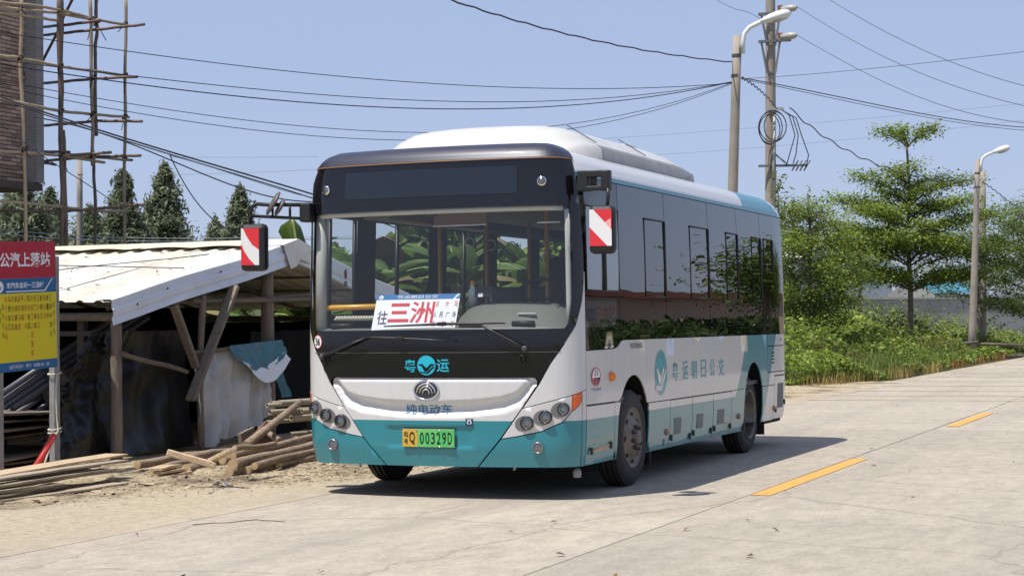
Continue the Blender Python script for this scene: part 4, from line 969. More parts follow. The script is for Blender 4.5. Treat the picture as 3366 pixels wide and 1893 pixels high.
for side in (-1, 1):
    xe = XF
    for k in range(6):
        w = 1.06; xa, xb = xe-w*k, xe-w*(k+1)-.05
        m_ = MB(); nx_ = 42; ny_ = 10; jit = RNG.uniform(-.05, .05)
        pts = []
        for i in range(nx_+1):
            x = xa+(xb-xa)*i/nx_
            for j in range(ny_+1):
                t = j/ny_; y = RY+side*(.02+(RY-EY+jit+.02*math.sin(x*9))*t)
                pts.append((x, y, slope_z(y)+corr(x)+.004*(k % 2)+.006*math.sin(t*9+k)))
        m_.add(pts, [(i*(ny_+1)+j, i*(ny_+1)+j+1, (i+1)*(ny_+1)+j+1, (i+1)*(ny_+1)+j) for i in range(nx_) for j in range(ny_)], True)
        if side > 0: m_.f = [f[::-1] for f in m_.f]
        m_.build('roof_sheet', roof_m, shed)
for k in range(4):                           # loose cream ridge caps, wavy lower edge
    xa, xb = XF-.30-1.62*k, XF-.30-1.62*(k+1)-.12; m_ = MB(); nn = 26; pts = []
    for i in range(nn+1):
        x = xa+(xb-xa)*i/nn
        for t, dz in ((-1, .012), (-.5, .02), (0, .035), (.5, .03), (1, .022+.016*abs(math.sin(x*4.4+k)))):
            y = RY-t*(.40+.03*math.sin(x*2+k)); pts.append((x, y, slope_z(y)+.03+dz))
    m_.add(pts, [(i*5+j, i*5+j+1, (i+1)*5+j+1, (i+1)*5+j) for i in range(nn) for j in range(4)], True)
    m_.build('ridge_cap', mat('ridge_cream', (.70, .66, .50), .5, c2=(.60, .55, .38), scale=2), shed)
for side in (-1, 1):                         # folded verge trim
    m_ = MB(); ya = RY; yb = RY+side*(RY-EY+.03); prof_ = [(-.16, .035), (.0, .035), (.012, .025), (.012, -.055), (.028, -.07), (.028, -.135), (.012, -.15), (.03, -.225), (.0, -.235)]
    n_ = 14; pts = []
    for i in range(n_+1):
        y = ya+(yb-ya)*i/n_
        for a, b in prof_: pts.append((XF+a+.006*math.sin(y*3), y, slope_z(y)+b+.008*math.sin(y*2.2)))
    k_ = len(prof_); m_.add(pts, [(i*k_+j, i*k_+j+1, (i+1)*k_+j+1, (i+1)*k_+j) for i in range(n_) for j in range(k_-1)])
    tr = m_.build('verge_trim', trim_m, shed)
    for y in ([2.75, 3.3, 4.35, 5.3] if side < 0 else [6.9, 8.0]): MB().lathe([(0, .013), (.012, .010), (.013, .0003)], (XF+.03, y, slope_z(y)-.08-.05*math.sin(y*7)), 'x', 8).build('rivet', seam_black, tr)
m_ = MB()                                    # folded flaps closing the ridge end
q = [Vector((XF+.04, 5.72, 2.30)), Vector((XF+.05, 6.07, 2.385)), Vector((XF+.055, 6.02, 2.06)), Vector((XF+.06, 5.86, 2.02))]
m_.face(q); m_.face([Vector((XF+.05, 6.07, 2.385)), Vector((XF+.045, 6.42, 2.30)), Vector((XF+.05, 6.40, 2.10)), Vector((XF+.055, 6.10, 2.14)), Vector((XF+.055, 6.02, 2.06))])
m_.face([Vector((XF+.05, 6.07, 2.385)), Vector((XF+.04, 5.72, 2.30)), Vector((XF-.3, 5.72, 2.30)), Vector((XF-.3, 6.07, 2.39))]); m_.face([Vector((XF+.05, 6.07, 2.385)), Vector((XF-.3, 6.07, 2.39)), Vector((XF-.3, 6.42, 2.30)), Vector((XF+.045, 6.42, 2.30))])
m_.build('ridge_flap', roof_m, shed)
n = 70; x = RNG.uniform(-9, -4.8, n); y = RNG.uniform(2.5, 5.9, n); z = np.array([slope_z(b) for b in y])+.032
tag(quad_cloud('roof_debris', leaves(np.stack([x, y, z], 1), .06, .4, 2.0), mat('roof_litter', (.10, .065, .035), .9, island=.4)), 'dead leaves and bits lying on the white shed roof', 'leaves', kind='stuff')
for i, (x0_, y0_, x1_, y1_) in enumerate(((-5.2, 5.2, -8.4, 3.2), (-4.9, 4.2, -8.0, 4.9))):
    tag(MB().tube([(x0_+(x1_-x0_)*k/8, y0_+(y1_-y0_)*k/8+.06*math.sin(k*1.7), slope_z(y0_+(y1_-y0_)*k/8)+.034) for k in range(9)], .006, 5).build('loose_wire', seam_black), ['long loose wire trailing down the shed roof', 'loose wire lying across the shed roof'][i], 'wire')
def crook(a, b, r, n=9, amp=.012, mt=wood, name='post', parent=shed, taper=.9, sides=10):
    a, b = Vector(a), Vector(b); ph = RNG.uniform(0, 6, 2); pts = []
    d = (b-a).normalized(); z, x, y = frame_of(d)
    for i in range(n):
        t = i/(n-1); pts.append(a.lerp(b, t)+x*amp*math.sin(t*4+ph[0])+y*amp*math.sin(t*5+ph[1]))
    return MB().tube(pts, [r*(1-(1-taper)*i/(n-1))*(1+.05*math.sin(i*2.3+ph[0])) for i in range(n)], sides).build(name, mt, parent)
crook((-4.66, 2.555, -.02), (-4.66, 2.575, 1.50), 0.063, amp=.006)
crook((-4.66, 5.60, -.02), (-4.66, 5.575, 2.12), 0.080, amp=.008)
crook((-4.70, 9.4, -.02), (-4.70, 9.4, 1.55), 0.066)
for y, h in ((2.6, 1.55), (6.0, 2.2), (9.4, 1.55)):
    crook((-8.6, y, -.02), (-8.6, y, h), 0.060)
crook((-6.6, 2.6, -.02), (-6.6, 2.6, 1.5), 0.048)
crook((-4.60, 3.87, 1.64), (-4.62, 9.4, 1.72), 0.028, mt=wood_h, name='beam')
crook((-4.66, 3.4, 1.60), (-4.66, 6.8, 1.74), 0.025, mt=wood_h, name='beam')
crook((-4.60, 4.02, .0), (-4.58, 4.06, 1.70), 0.038, name='prop', taper=.95)
MB().bar((-4.56, 3.47, 1.58), (-4.56, 3.89, .92), .05, .09, (1, 0, 0), 0.005).build('brace', wood, shed)
MB().bar((-4.50, 4.60, 1.80), (-4.50, 3.68, .58), .05, .11, (1, 0, 0), 0.005).build('brace', wood, shed)
crook((-4.58, 3.78, 1.085), (-4.58, 5.75, 1.155), 0.026, mt=wood_h, name='rail')
crook((-4.56, 2.55, 1.10), (-4.54, 3.67, .87), 0.026, mt=wood_h, name='rail')
crook((-4.62, 2.50, 1.47), (-11, 2.50, 1.47), 0.043, mt=wood_h, name='eave_beam')
crook((-4.62, 9.6, 1.47), (-11, 9.6, 1.47), 0.043, mt=wood_h, name='eave_beam')
crook((-4.62, 6.07, 2.20), (-11, 6.07, 2.20), 0.043, mt=wood_h, name='ridge_beam')
for x in (-4.75, -6.4, -8.0, -9.6):
    for s_ in (-1, 1): crook((x, RY, 2.22), (x, RY+s_*3.5, 1.55), 0.028, mt=wood_h, name='rafter')
for y in (3.2, 4.0, 4.8, 5.4, 6.8, 7.6, 8.4): crook((-4.6, y, slope_z(y)-.06), (-11, y, slope_z(y)-.06), 0.019, mt=wood_h, name='purlin')
m_ = MB().bar((-5.9, 2.55, 1.45), (-5.3, 2.7, .75), .05, .12, (1, 0, 0)); m_.build('brace', mat('dark_wood', (.06, .045, .035), .9), shed)
MB().bar((-5.75, 2.75, 1.0), (-5.55, 2.8, .35), .05, .09, (1, 0, 0)).build('brace', MATS['dark_wood'], shed)
for a, b in (((-6.9, 2.56, .0), (-6.9, 2.56, 1.5)), ((-5.1, 2.62, .4), (-5.1, 2.62, 1.5))): MB().bar(a, b, .08, .08).build('stud', MATS['dark_wood'], shed)
MB().bar((-4.9, 2.6, 1.30), (-7.6, 2.6, 1.30), .05, .05).build('stud', MATS['dark_wood'], shed)

def cloth(name, fn, nu, nv, mt, label, cat='tarpaulin', amp=.02, seed=0, crumple=None):
    rg = np.random.default_rng(seed); ph = rg.uniform(0, 6, 8); m_ = MB(); pts = []
    for i in range(nu+1):
        for j in range(nv+1):
            u, v = i/nu, j/nv; p = Vector(fn(u, v))
            w = amp*(math.sin(u*23+v*3+ph[0])*.5+math.sin(u*41-v*6+ph[1])*.25+math.sin(u*11+v*9+ph[2])*.5+math.sin(v*19+u*7+ph[3])*.3+rg.normal(0, .12 if crumple is None else crumple(u)))
            pts.append(p+Vector((w, w*.25, w*.2)))
    m_.add(pts, [(i*(nv+1)+j, i*(nv+1)+j+1, (i+1)*(nv+1)+j+1, (i+1)*(nv+1)+j) for i in range(nu) for j in range(nv)], True)
    return tag(m_.build(name, mt), label, cat)
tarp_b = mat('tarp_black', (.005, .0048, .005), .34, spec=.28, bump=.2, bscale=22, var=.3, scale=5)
shade_black = mat('shed_shade_black', (.006, .0055, .006), .8, spec=.15, bump=.3, bscale=14)  # near-black for added sheets that stand in for the shed's interior shade
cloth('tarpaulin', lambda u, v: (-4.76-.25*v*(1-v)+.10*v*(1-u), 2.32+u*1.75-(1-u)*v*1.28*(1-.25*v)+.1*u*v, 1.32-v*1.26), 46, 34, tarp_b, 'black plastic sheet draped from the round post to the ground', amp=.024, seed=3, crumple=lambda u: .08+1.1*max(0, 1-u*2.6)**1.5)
cloth('tarpaulin', lambda u, v: (-7.9+.25*math.sin(u*9), 2.7+u*6.6, 1.62-v*1.6), 40, 14, shade_black, 'added black sheet standing in for shade at the back of the shed', amp=.05, seed=4)
cloth('tarpaulin', lambda u, v: (-4.9-u*3, 9.3, 1.42-v*1.4), 30, 12, shade_black, 'added black sheet standing in for shade at the far side of the shed', amp=.05, seed=14)
cloth('tarpaulin', lambda u, v: (-5.05-.25*u, 5.85+u*3.3, 1.30-v*1.28), 30, 12, shade_black, 'added black sheet standing in for shade behind the right hand post of the shed', amp=.04, seed=24)
white_tarp = mat('tarp_white', (.82, .83, .85), .4, c2=(.60, .61, .63), scale=3, detail=7, trans=.35)
cloth('tarpaulin', lambda u, v: (-4.60+(.045*math.sin(u*31+2*v)+.03*math.sin(u*17-3*v)+.02*math.sin(u*57+v*5))*(.25+.75*v), 3.95+u*(1.58-.06*v)+.03*v+.02*math.sin(v*9+u*6), 1.10+.05*u-.05*math.sin(u*PI*3)**2-v*(1.02-.22*u*u)), 90, 34, white_tarp, 'dirty white plastic sheet hanging from the rail between the posts', amp=.028, seed=5)
cloth('tarpaulin', lambda u, v: (-4.52+.03*v, 4.50+u*1.15+.10*v, 1.145+.05*u-v*(.12+.20*math.sin(PI*min(1, u*.9+.05)))), 30, 12, mat('tarp_teal', (.03, .13, .17), .5, c2=(.05, .19, .25), scale=4), 'teal sheet folded over the rail on top of the white one', amp=.012, seed=6)
cloth('tarpaulin', lambda u, v: (-4.50+.05*v, 4.66+u*1.0+.1*v, 1.03+.05*u-v*(.08+.10*math.sin(PI*u))-.16*math.sin(PI*min(1, u*.9+.05))), 24, 6, plain_white, 'white hem hanging below the folded teal sheet', amp=.010, seed=7)
cloth('tarpaulin', lambda u, v: (-4.85, 5.98+u*.22+v*.28, .86-v*.36), 14, 10, MATS['tarp_teal'], 'small teal sheet showing beside the thick right hand post', amp=.012, seed=8)
cloth('tarpaulin', lambda u, v: (-7.75, 3.4+u*.7, 1.52-v*.34), 12, 8, mat('tarp_blue', (.03, .05, .35), .6), 'bright blue sheet high at the back of the shed', amp=.02, seed=9)
# grey pipes leaning in the left bay
pipe_m = mat('pipe_grey', (.085, .09, .105), .4)
pl_lab = ['topmost', 'second', 'third', 'fourth', 'fifth', 'sixth', 'seventh', 'lowest']
ends = [((0, 992), (385, 735)), ((0, 1012), (385, 752)), ((10, 1022), (380, 775)), ((30, 1027), (372, 800)), ((0, 1050), (340, 838)), ((22, 1052), (300, 870)), ((70, 1052), (260, 915)), ((48, 1072), (110, 1035))]
for i, (a, b) in enumerate(ends):
    p, q = at(*a, 17.9+.05*i), at(*b, 20.3-.05*i); p2 = p+(p-q)*.0
    tag(MB().tube([p, q], .030, 14).build('pipe', pipe_m), pl_lab[i]+' of the dark grey plastic pipes leaning inside the shed', 'pipe', 'grey pipes leaning in the shed')
# plywood sheets stacked in the left bay
ply = mat('old_plywood', (.20, .165, .125), .85, c2=(.13, .105, .08), scale=4, bump=.2)
for i, (z, w, l) in enumerate(((.06, 1.2, 1.7), (.12, 1.2, 1.6), (.30, .9, 1.5), (.38, 1.1, 1.6), (.45, 1.1, 1.7), (.52, 1.15, 1.7))):
    R_ = Matrix.Rotation(.1*math.sin(i*2.3)+.05, 3, 'Z') @ Matrix.Rotation(.03*math.sin(i), 3, 'X')
    tag(MB().box((-5.75+.06*math.sin(i*3), 1.95+.05*math.cos(i*5), z), (w, l, .022), R_).build('plywood_sheet', ply), ['bottom sheet of old plywood on the shed floor', 'second plywood sheet from the floor of the shed', 'plywood sheet in the middle of the stack behind the sign', 'plywood sheet third from the top behind the sign', 'plywood sheet second from the top behind the sign', 'top plywood sheet of the stack behind the sign'][i], 'plywood')
for i, (x, y) in enumerate(((-5.5, 1.5), (-6.0, 2.4))):
    tag(MB().box((x, y, .205), (.14, .14, .15)).build('wood_block', wood), ['front', 'rear'][i]+' wooden block between the plywood sheets', 'wood block')
    
# ------------------------------------------------------------------ boards, logs, bamboo in front
board_m = mat('grey_boards', (.42, .34, .24), .85, c2=(.25, .20, .145), scale=6, stretch=(5, .7, 5), bump=.35, bscale=24, objrand=.18)
fresh_m = mat('pale_boards', (.55, .42, .27), .8, c2=(.40, .29, .18), scale=6, stretch=(5, .7, 5), bump=.25, bscale=24, objrand=.12)
def board(x, y, z, L_, w, th, yaw, pitch, mt, label, roll=0.0):
    R_ = Matrix.Rotation(yaw, 3, 'Z') @ Matrix.Rotation(pitch, 3, 'X') @ Matrix.Rotation(roll, 3, 'Y'); m_ = MB(); n_ = 7; pts = []
    for i in range(n_+1):
        t = i/n_-.5; sag = -.03*(t*t*4-1)*.3*math.sin(x*7+z*31); e = .012*math.sin(i*3.7+z*50)
        for sx, sz in ((-1, -1), (1, -1), (1, 1), (-1, 1)):
            pts.append(Vector((x, y, z))+R_ @ Vector((sx*w/2+e*(1 if sx > 0 else .4), t*L_+(.02*sx*math.sin(z*77) if i in (0, n_) else 0), sz*th/2+sag)))
    m_.add(pts, [(i*4+k, i*4+(k+1) % 4, (i+1)*4+(k+1) % 4, (i+1)*4+k) for i in range(n_) for k in range(4)]+[(3, 2, 1, 0), (n_*4, n_*4+1, n_*4+2, n_*4+3)])
    return tag(m_.build('board', mt), label, 'board', 'loose boards piled before the shed')
place = ['lowest', 'low grey', 'low pale', 'short low', 'thin split', 'reddish', 'bowed grey', 'middle grey', 'wide grey', 'upper grey', 'long upper', 'topmost pale']
spec = [(-3.55, -.65, .06, 2.5, .22, .03, .03, .0, board_m), (-3.30, -.75, .055, 2.3, .18, .028, -.05, .012, board_m), (-3.22, -.05, .05, 1.5, .15, .03, .06, .0, fresh_m), (-3.28, -.55, .10, 1.9, .16, .028, .08, .01, fresh_m), (-3.25, -.15, .125, 1.5, .06, .03, -.03, .02, board_m), (-3.34, .10, .15, 1.35, .13, .028, .02, .015, mat('reddish_board', (.42, .25, .17), .85, c2=(.30, .18, .12), scale=6, stretch=(5, .7, 5))), (-3.55, -.45, .13, 2.7, .2, .03, .0, .015, board_m), (-3.42, -.35, .18, 2.6, .18, .03, .03, .022, board_m), (-3.62, -.10, .21, 2.7, .24, .03, -.02, .03, board_m), (-3.50, .0, .25, 2.9, .2, .03, .01, .034, board_m), (-3.70, .15, .285, 3.0, .22, .032, .02, .036, board_m), (-3.60, .10, .335, 3.1, .30, .038, .015, .10, fresh_m)]
for i, (x, y, z, L_, w, th, yw, pt, mt_) in enumerate(spec):
    board(-3.06+.09*math.sin(i*2.1)-.02*i, -1.0+.25*math.sin(i*1.3)+.03*i, .022+.0165*i, L_*.76, w*.8, .0155, yw*1.6, pt*.25, mt_, place[i]+' board in the pile in front of the bus stop sign')
for i, (x, y, z, L_) in enumerate(((-3.02, 1.02, .045, .50), (-3.03, 1.03, .075, .44), (-3.05, 1.0, .105, .46))):
    board(x, y, z, L_, .12, .022, .15*i-.1, 0, fresh_m, ['bottom', 'middle', 'top'][i]+' of three short boards between the pile and the logs')
log_m = mat('peeled_log', (.31, .225, .15), .85, c2=(.17, .12, .08), scale=5, stretch=(4, .8, 4), bump=.35, bscale=20, objrand=.15)
cut_m = mat('cut_wood', (.50, .36, .20), .8, c2=(.40, .27, .14), scale=18)
def log(a, b, r, label, amp=.013, mt=log_m):
    a, b = Vector(a), Vector(b); n_ = 12; ph = RNG.uniform(0, 6, 2); d_ = (b-a).normalized(); z, x, y = frame_of(d_)
    pts = [a.lerp(b, i/(n_-1))+x*amp*math.sin(i*.8+ph[0])*min(1, i/2)+y*amp*.6*math.sin(i*.6+ph[1])*min(1, i/2) for i in range(n_)]
    o = MB().tube(pts, [r*(1-.18*i/(n_-1))*(1+.04*math.sin(i*1.9+ph[1])) for i in range(n_)], 14).build('log', mt)
    tag(o, label, 'log', 'peeled logs lying before the shed')
    MB().lathe([(.002, r*.97), (.004, r*.5), (.004, .0004)], pts[0], (-d_, x, y), 14).build('cut_end', cut_m, o)
    return o
def L2(a, za, b, zb): return gz(*a, za), gz(*b, zb)
log(*L2((616, 1187), .05, (800, 1142), .05), 0.054, 'front log with a round pale cut end nearest the road')
log(*L2((586, 1168), .13, (800, 1116), .13), 0.048, 'upper log with a pale cut end resting above the front log')
log(*L2((577, 1187), .07, (660, 1168), .07), 0.045, 'short log stub with a dark cut end beside the front log')
log(*L2((467, 1182), .05, (640, 1140), .05), 0.056, 'thick log with a round cut end left of the stub')
log(*L2((413, 1176), .07, (560, 1146), .07), 0.037, 'thin log with a cut end left of the thick one')
log(*L2((585, 1145), .20, (800, 1096), .20), 0.037, 'long pale log along the top of the log pile')
log(*L2((560, 1158), .16, (800, 1106), .16), 0.037, 'crooked brown log second from the top of the pile')
log(*L2((640, 1172), .10, (800, 1130), .12), 0.034, 'thin bent log squeezed behind the front log')
log(*L2((480, 1150), .15, (600, 1130), .16), 0.040, 'dark log lying behind the crossed plank')
log(*L2((345, 1168), .10, (520, 1138), .12), 0.040, 'grey log reaching from the boards towards the prop')
log(*L2((545, 1155), .05, (790, 1118), .05), 0.045, 'dark log at the back underneath the pile')
log(*L2((590, 1128), .30, (690, 1118), .30), 0.028, 'short grey log on top of the pile by the diagonal pole')
log(*L2((700, 1170), .06, (830, 1138), .06), 0.031, 'thin crooked log end beside the bus wheel')
tag(MB().bar(gz(420, 1137, .32), gz(543, 1171, .20), .06, .055, (0, 0, 1), .01).build('plank', fresh_m), 'pale square plank lying crosswise on the logs', 'plank')
tag(MB().bar(gz(531, 1158, .24), gz(585, 1131, .34), .075, .035, (0, 0, 1), .008).build('plank', fresh_m), 'short pale plank leaning up against the log pile', 'plank')
tag(MB().tube([at(617, 1120, 17.1), at(672, 1078, 17.9), at(756, 1011, 19.2)], [.042, .040, .034], 12).build('pole', log_m), 'long grey pole slanting up from the logs to the bamboo', 'pole')
tag(MB().tube([at(655, 1078, 18.6), at(705, 1108, 17.9)], [.034, .03], 10).build('pole', log_m), 'short broken pole at the foot of the white sheet', 'pole')
tag(MB().box(at(658, 1108, 18.2), (.03, .32, .26), Matrix.Rotation(.5, 3, 'X')).build('panel', mat('dull_red_board', (.12, .06, .055), .8)), 'dull red board leaning under the white sheet', 'board')
tag(MB().box(at(622, 1108, 18.4), (.04, .28, .22), Matrix.Rotation(.2, 3, 'X')).build('crate_side', ply), 'small brown board standing under the white sheet', 'board')
bam = mat('bamboo_grey', (.33, .28, .20), .6, c2=(.24, .20, .14), scale=5, bump=.1, objrand=.15)
bl = ['leftmost of the top row of bamboo', 'second of the top row of bamboo', 'third of the top row of bamboo', 'left of the middle row of bamboo', 'small one in the middle row of bamboo', 'right one in the middle row of bamboo', 'front one of the third row of bamboo', 'left one of the third row of bamboo', 'upper one of the low pair of bamboo', 'lower one of the low pair of bamboo', 'thin top one of the bamboo behind the slanting pole']
for i, (x, y, r) in enumerate(((672, 1020, .045), (683, 1016, .055), (703, 1014, .06), (679, 1037, .055), (692, 1046, .045), (710, 1034, .055), (732, 1052, .055), (671, 1062, .04), (731, 1092, .045), (741, 1104, .05), (760, 1034, .04))):
    a = at(x*1.0, y, 18.9+.08*(i % 3)); b = a+Vector((.75, 3.0, .02)); d_ = (b-a).normalized(); z_, x_, y_ = frame_of(d_); Lb = (b-a).length
    r *= .55; pr = [(.25, r*.72), (0, r*.72), (0, r)]
    h = 0.0
    while h < Lb: pr += [(h+.02, r), (h+.30, r*.985), (h+.315, r*1.07), (h+.33, r*.985)]; h += .34
    tag(MB().lathe(pr, a, (z_, x_, y_), 14).build('bamboo_pole', bam), bl[i]+' poles stacked by the thick post', 'bamboo pole', 'hollow bamboo poles stacked by the shed')
for i, (x, y) in enumerate(((-4.35, 6.35), (-4.2, 7.6))):
    tag(MB().box((x+.25, y, .15), (.9, .12, .12)).build('bearer', MATS['dark_wood']), ['near', 'far'][i]+' dark timber bearer under the bamboo stack', 'timber')

# ================================================================== BUS STOP SIGN
sg = empty('bus_stop_sign', (-4.27, .68, 0)); tag(sg, 'red, blue and yellow bus stop sign board on two grey posts', 'sign')
zinc = mat('zinc_post', (.36, .36, .36), .45, .4, c2=(.26, .25, .24), scale=9)
for y, h in ((.28, 2.05), (1.09, 2.05)):
    MB().box((-4.31, y, h/2-.03), (.06, .085, h), None, .006).build('post', zinc, sg)
SA, SB_, SC = Vector((-4.262, .205, .965)), Vector((0, .865, .035)), Vector((0, -.025, 1.155)); SN = Vector((1, 0, 0))
def sgs(a, b, off=0): return SA+SB_*a+SC*b+SN*off
q = MB(); q.add([sgs(a, b, o) for o in (0, -.02) for a, b in ((0, 0), (1, 0), (1, 1), (0, 1))], [(0, 1, 2, 3), (7, 6, 5, 4), (0, 4, 5, 1), (1, 5, 6, 2), (2, 6, 7, 3), (3, 7, 4, 0)])
q.build('board', mat('sign_back', (.5, .5, .5), .5), sg)
rc = lambda a, b, c_, d_: [(a, c_), (b, c_), (b, d_), (a, d_)]
decal('red_field', [rc(0, 1, .715, 1)], mat('stop_red', (.42, .012, .03), .45), sg, .001, .4, sgs)
decal('blue_field', [rc(0, 1, .60, .714)], mat('stop_blue', (.012, .12, .30), .45), sg, .001, .4, sgs)
decal('yellow_field', [rc(0, 1, .072, .599)], mat('stop_yellow', (.70, .58, .01), .45), sg, .001, .4, sgs)
decal('blue_field', [rc(0, 1, 0, .071)], MATS['stop_blue'], sg, .001, .4, sgs)
decal('bird_disc', [ell(.075, .652, .055, .043, 24)], plain_white, sg, .002, .4, sgs)
decal('bird_mark', [[(.075+x*.05, .652+y*.04) for x, y in ((-.8, .1), (-.3, .15), (0, -.25), (.7, .35), (.1, -.6), (-.3, -.6))]], MATS['stop_blue'], sg, .003, .4, sgs)
decal('white_rule', [[(.17, .618), (.80, .618), (.93, .708), (.945, .708), (.815, .610), (.17, .610)]], plain_white, sg, .002, .4, sgs)
lettering('lettering', '公汽上落站', (.075, .905, .80, .915), plain_white, sg, .002, .025, sgs)
lettering('lettering', '市汽车总站一三洲村', (.18, .79, .637, .685), plain_white, sg, .002, .02, sgs)
lettering('lettering', '运行时间：早7：30晚18：00', (.20, .86, .02, .05), plain_white, sg, .002, .0, sgs)
cols = ['市汽车总站', '马曹路口', '君怡花园', '如洲豪庭', '丽和名居', '平湾路', '人民广场', '阳光家园', '市第三人民医院', '东门南路', '玉沙路口', '新都汇', '渔东村', '新一中', '三洲村委会']
inks = [mat('ink_red', (.62, .10, .02), .5), mat('ink_dark', (.12, .11, .01), .5)]
for i, w_ in enumerate(cols):
    x = .165+i*.0525
    for k_, ch_ in enumerate(w_):
        z = .555-k_*.071; lettering('lettering', ch_, (x-.020, x+.020, z-.024, z+.024), inks[i % 2 if i < 14 else 1], sg, .002, .01, sgs)
for x, w_ in ((.065, '途经'), (.115, '起终点站'), (.955, '起终点站')):
    for k_, ch_ in enumerate(w_):
        z = (.50 if x > .1 else .47)-k_*.071; lettering('lettering', ch_, (x-.018, x+.018, z-.024, z+.024), inks[1], sg, .002, .0, sgs)
rp_ = empty('rope_tie', (-4.27, 1.09, .9)); tag(rp_, 'pale rope knotted round the right post of the bus stop sign', 'rope')
m_ = MB()
for z in (.40, .43, .94): m_.tube([(-4.31+.055*math.cos(a), 1.09+.065*math.sin(a), z+.01*math.sin(a)) for a in np.linspace(0, 2*PI, 16)], .008, 6, cap=False)
m_.build('coil', mat('rope_pale', (.5, .47, .38), .9), rp_)
MB().tube([(-4.24, 1.04, .93), (-4.22, .99, .80), (-4.22, 1.0, .55), (-4.22, 1.02, .42), (-4.21, .90, .30), (-4.2, .78, .12), (-4.19, .74, .03)], .009, 6).build('tail', MATS['rope_pale'], rp_)
tag(MB().tube([gz(72, 1206, .02), at(137, 1092, 16.05)], [.036, .026], 10).build('red_stake', mat('stake_red', (.60, .045, .035), .5)), 'red stake leaning against the right post of the sign', 'stake')

# ================================================================== BRICK BUILDING AND SCAFFOLD
bld = empty('brick_building', (-15, 10, 0)); tag(bld, 'brown brick-faced building corner behind bamboo scaffolding', 'building')
XB = -13.0; YB = 12.0; ZB = 3.78
mort = mat('mortar', (.17, .145, .13), .9, var=.1)
MB().box((XB-3.02, YB-8, ZB+4.0), (6, 16, 8)).build('upper_wall', mort, bld)
MB().box((XB-5.5, YB-8, ZB/2), (5, 14, ZB)).build('lower_wall', mat('render_grey', (.30, .29, .27), .9), bld)
brm = mat('brown_brick', (.38, .26, .20), .8, objrand=.4, var=.12, scale=9, bump=.2)
me = bpy.data.meshes.new('brick'); b0 = MB().box((0, 0, 0), (.03, .236, .054), None, .004); me.from_pydata(b0.v, [], b0.f); me.materials.append(brm)
for r in range(50):
    for k in range(6):
        y = YB-.13-.246*k-(.123 if r % 2 else 0)
        if y > YB-.10: continue
        o = bpy.data.objects.new('brick', me); col.objects.link(o); o.parent = bld; o.matrix_parent_inverse = Matrix.Translation(bld.location).inverted()
        o.location = (XB+RNG.uniform(-.002, .003), y, ZB+.05+r*.0665)
def tile_mat():
    M = bpy.data.materials.new('pier_tiles'); M.use_nodes = True; N = M.node_tree.nodes; L = M.node_tree.links
    tc = N.new('ShaderNodeTexCoord'); mp = N.new('ShaderNodeMapping'); mp.inputs['Rotation'].default_value = (PI/2, 0, 0); L.new(tc.outputs['Object'], mp.inputs[0])
    br = N.new('ShaderNodeTexBrick'); br.inputs['Scale'].default_value = 8; br.inputs['Color1'].default_value = (.30, .28, .265, 1); br.inputs['Color2'].default_value = (.35, .33, .31, 1); br.inputs['Mortar'].default_value = (.14, .13, .125, 1); br.inputs['Mortar Size'].default_value = .03
    L.new(mp.outputs[0], br.inputs[0]); L.new(br.outputs[0], N['Principled BSDF'].inputs['Base Color']); N['Principled BSDF'].inputs['Roughness'].default_value = .8; return M
MB().box((XB+.05, YB+.10, ZB+4.02), (.36, .2, 8.0)).build('pier', tile_mat(), bld)
MB().box((XB-3, YB-7.9, ZB-.05), (6.4, 16.2, .12)).build('soffit', mat('soffit_brown', (.10, .075, .065), .9), bld)

scf = empty('bamboo_scaffold', at(152, 830, 28.7)); tag(scf, 'tall bamboo scaffold lashed round the brick building corner', 'scaffold')
scf.location.z = 0
bam_l = mat('bamboo_pale', (.38, .29, .19), .6, c2=(.27, .20, .13), scale=4, objrand=.12); bam_d = mat('bamboo_brown', (.16, .105, .075), .65, c2=(.10, .065, .05), scale=4, objrand=.15)
ZS_ = 2.336*K
def spole(pts, r, mt_, wob=.006):
    P3 = [at(x/ZS_, y/ZS_, d_) for x, y, d_ in pts]; out = []
    for a, b in zip(P3, P3[1:]):
        for k in range(6): out.append(a.lerp(b, k/6))
    out.append(P3[-1]); ph = RNG.uniform(0, 6)
    out = [p+Vector((wob*math.sin(i*1.1+ph), wob*math.cos(i*.9+ph), wob*.5*math.sin(i*1.7))) for i, p in enumerate(out)]
    MB().tube(out, [.53*r*(1+(.07 if i % 2 else -.03)) for i in range(len(out))], 9).build('bamboo_pole', mt_, scf)
G = 2530
spole([(165, -60, 27.6), (160, 600, 27.6), (190, 1300, 27.6), (200, G, 27.6)], .055, bam_l)
spole([(452, -60, 28.7), (462, 700, 28.7), (478, 1449, 28.7), (470, G, 28.7)], .075, bam_d); spole([(475, -60, 28.9), (472, 500, 28.9), (476, 900, 28.9)], .055, bam_d); spole([(485, 1000, 28.8), (500, 1449, 28.8), (515, G, 28.8)], .06, bam_d)
spole([(690, -60, 29.6), (708, 800, 29.6), (712, 1275, 29.6)], .055, bam_l); spole([(738, -60, 30.3), (742, 250, 30.3), (728, 450, 30.3), (738, 1045, 30.3)], .055, bam_d); spole([(712, 1150, 29.7), (728, 1449, 29.7), (735, 2000, 29.7), (740, G, 29.7)], .05, bam_d)
spole([(966, -60, 30.7), (962, 700, 30.7), (955, 1449, 30.7), (950, G, 30.7)], .052, bam_l)
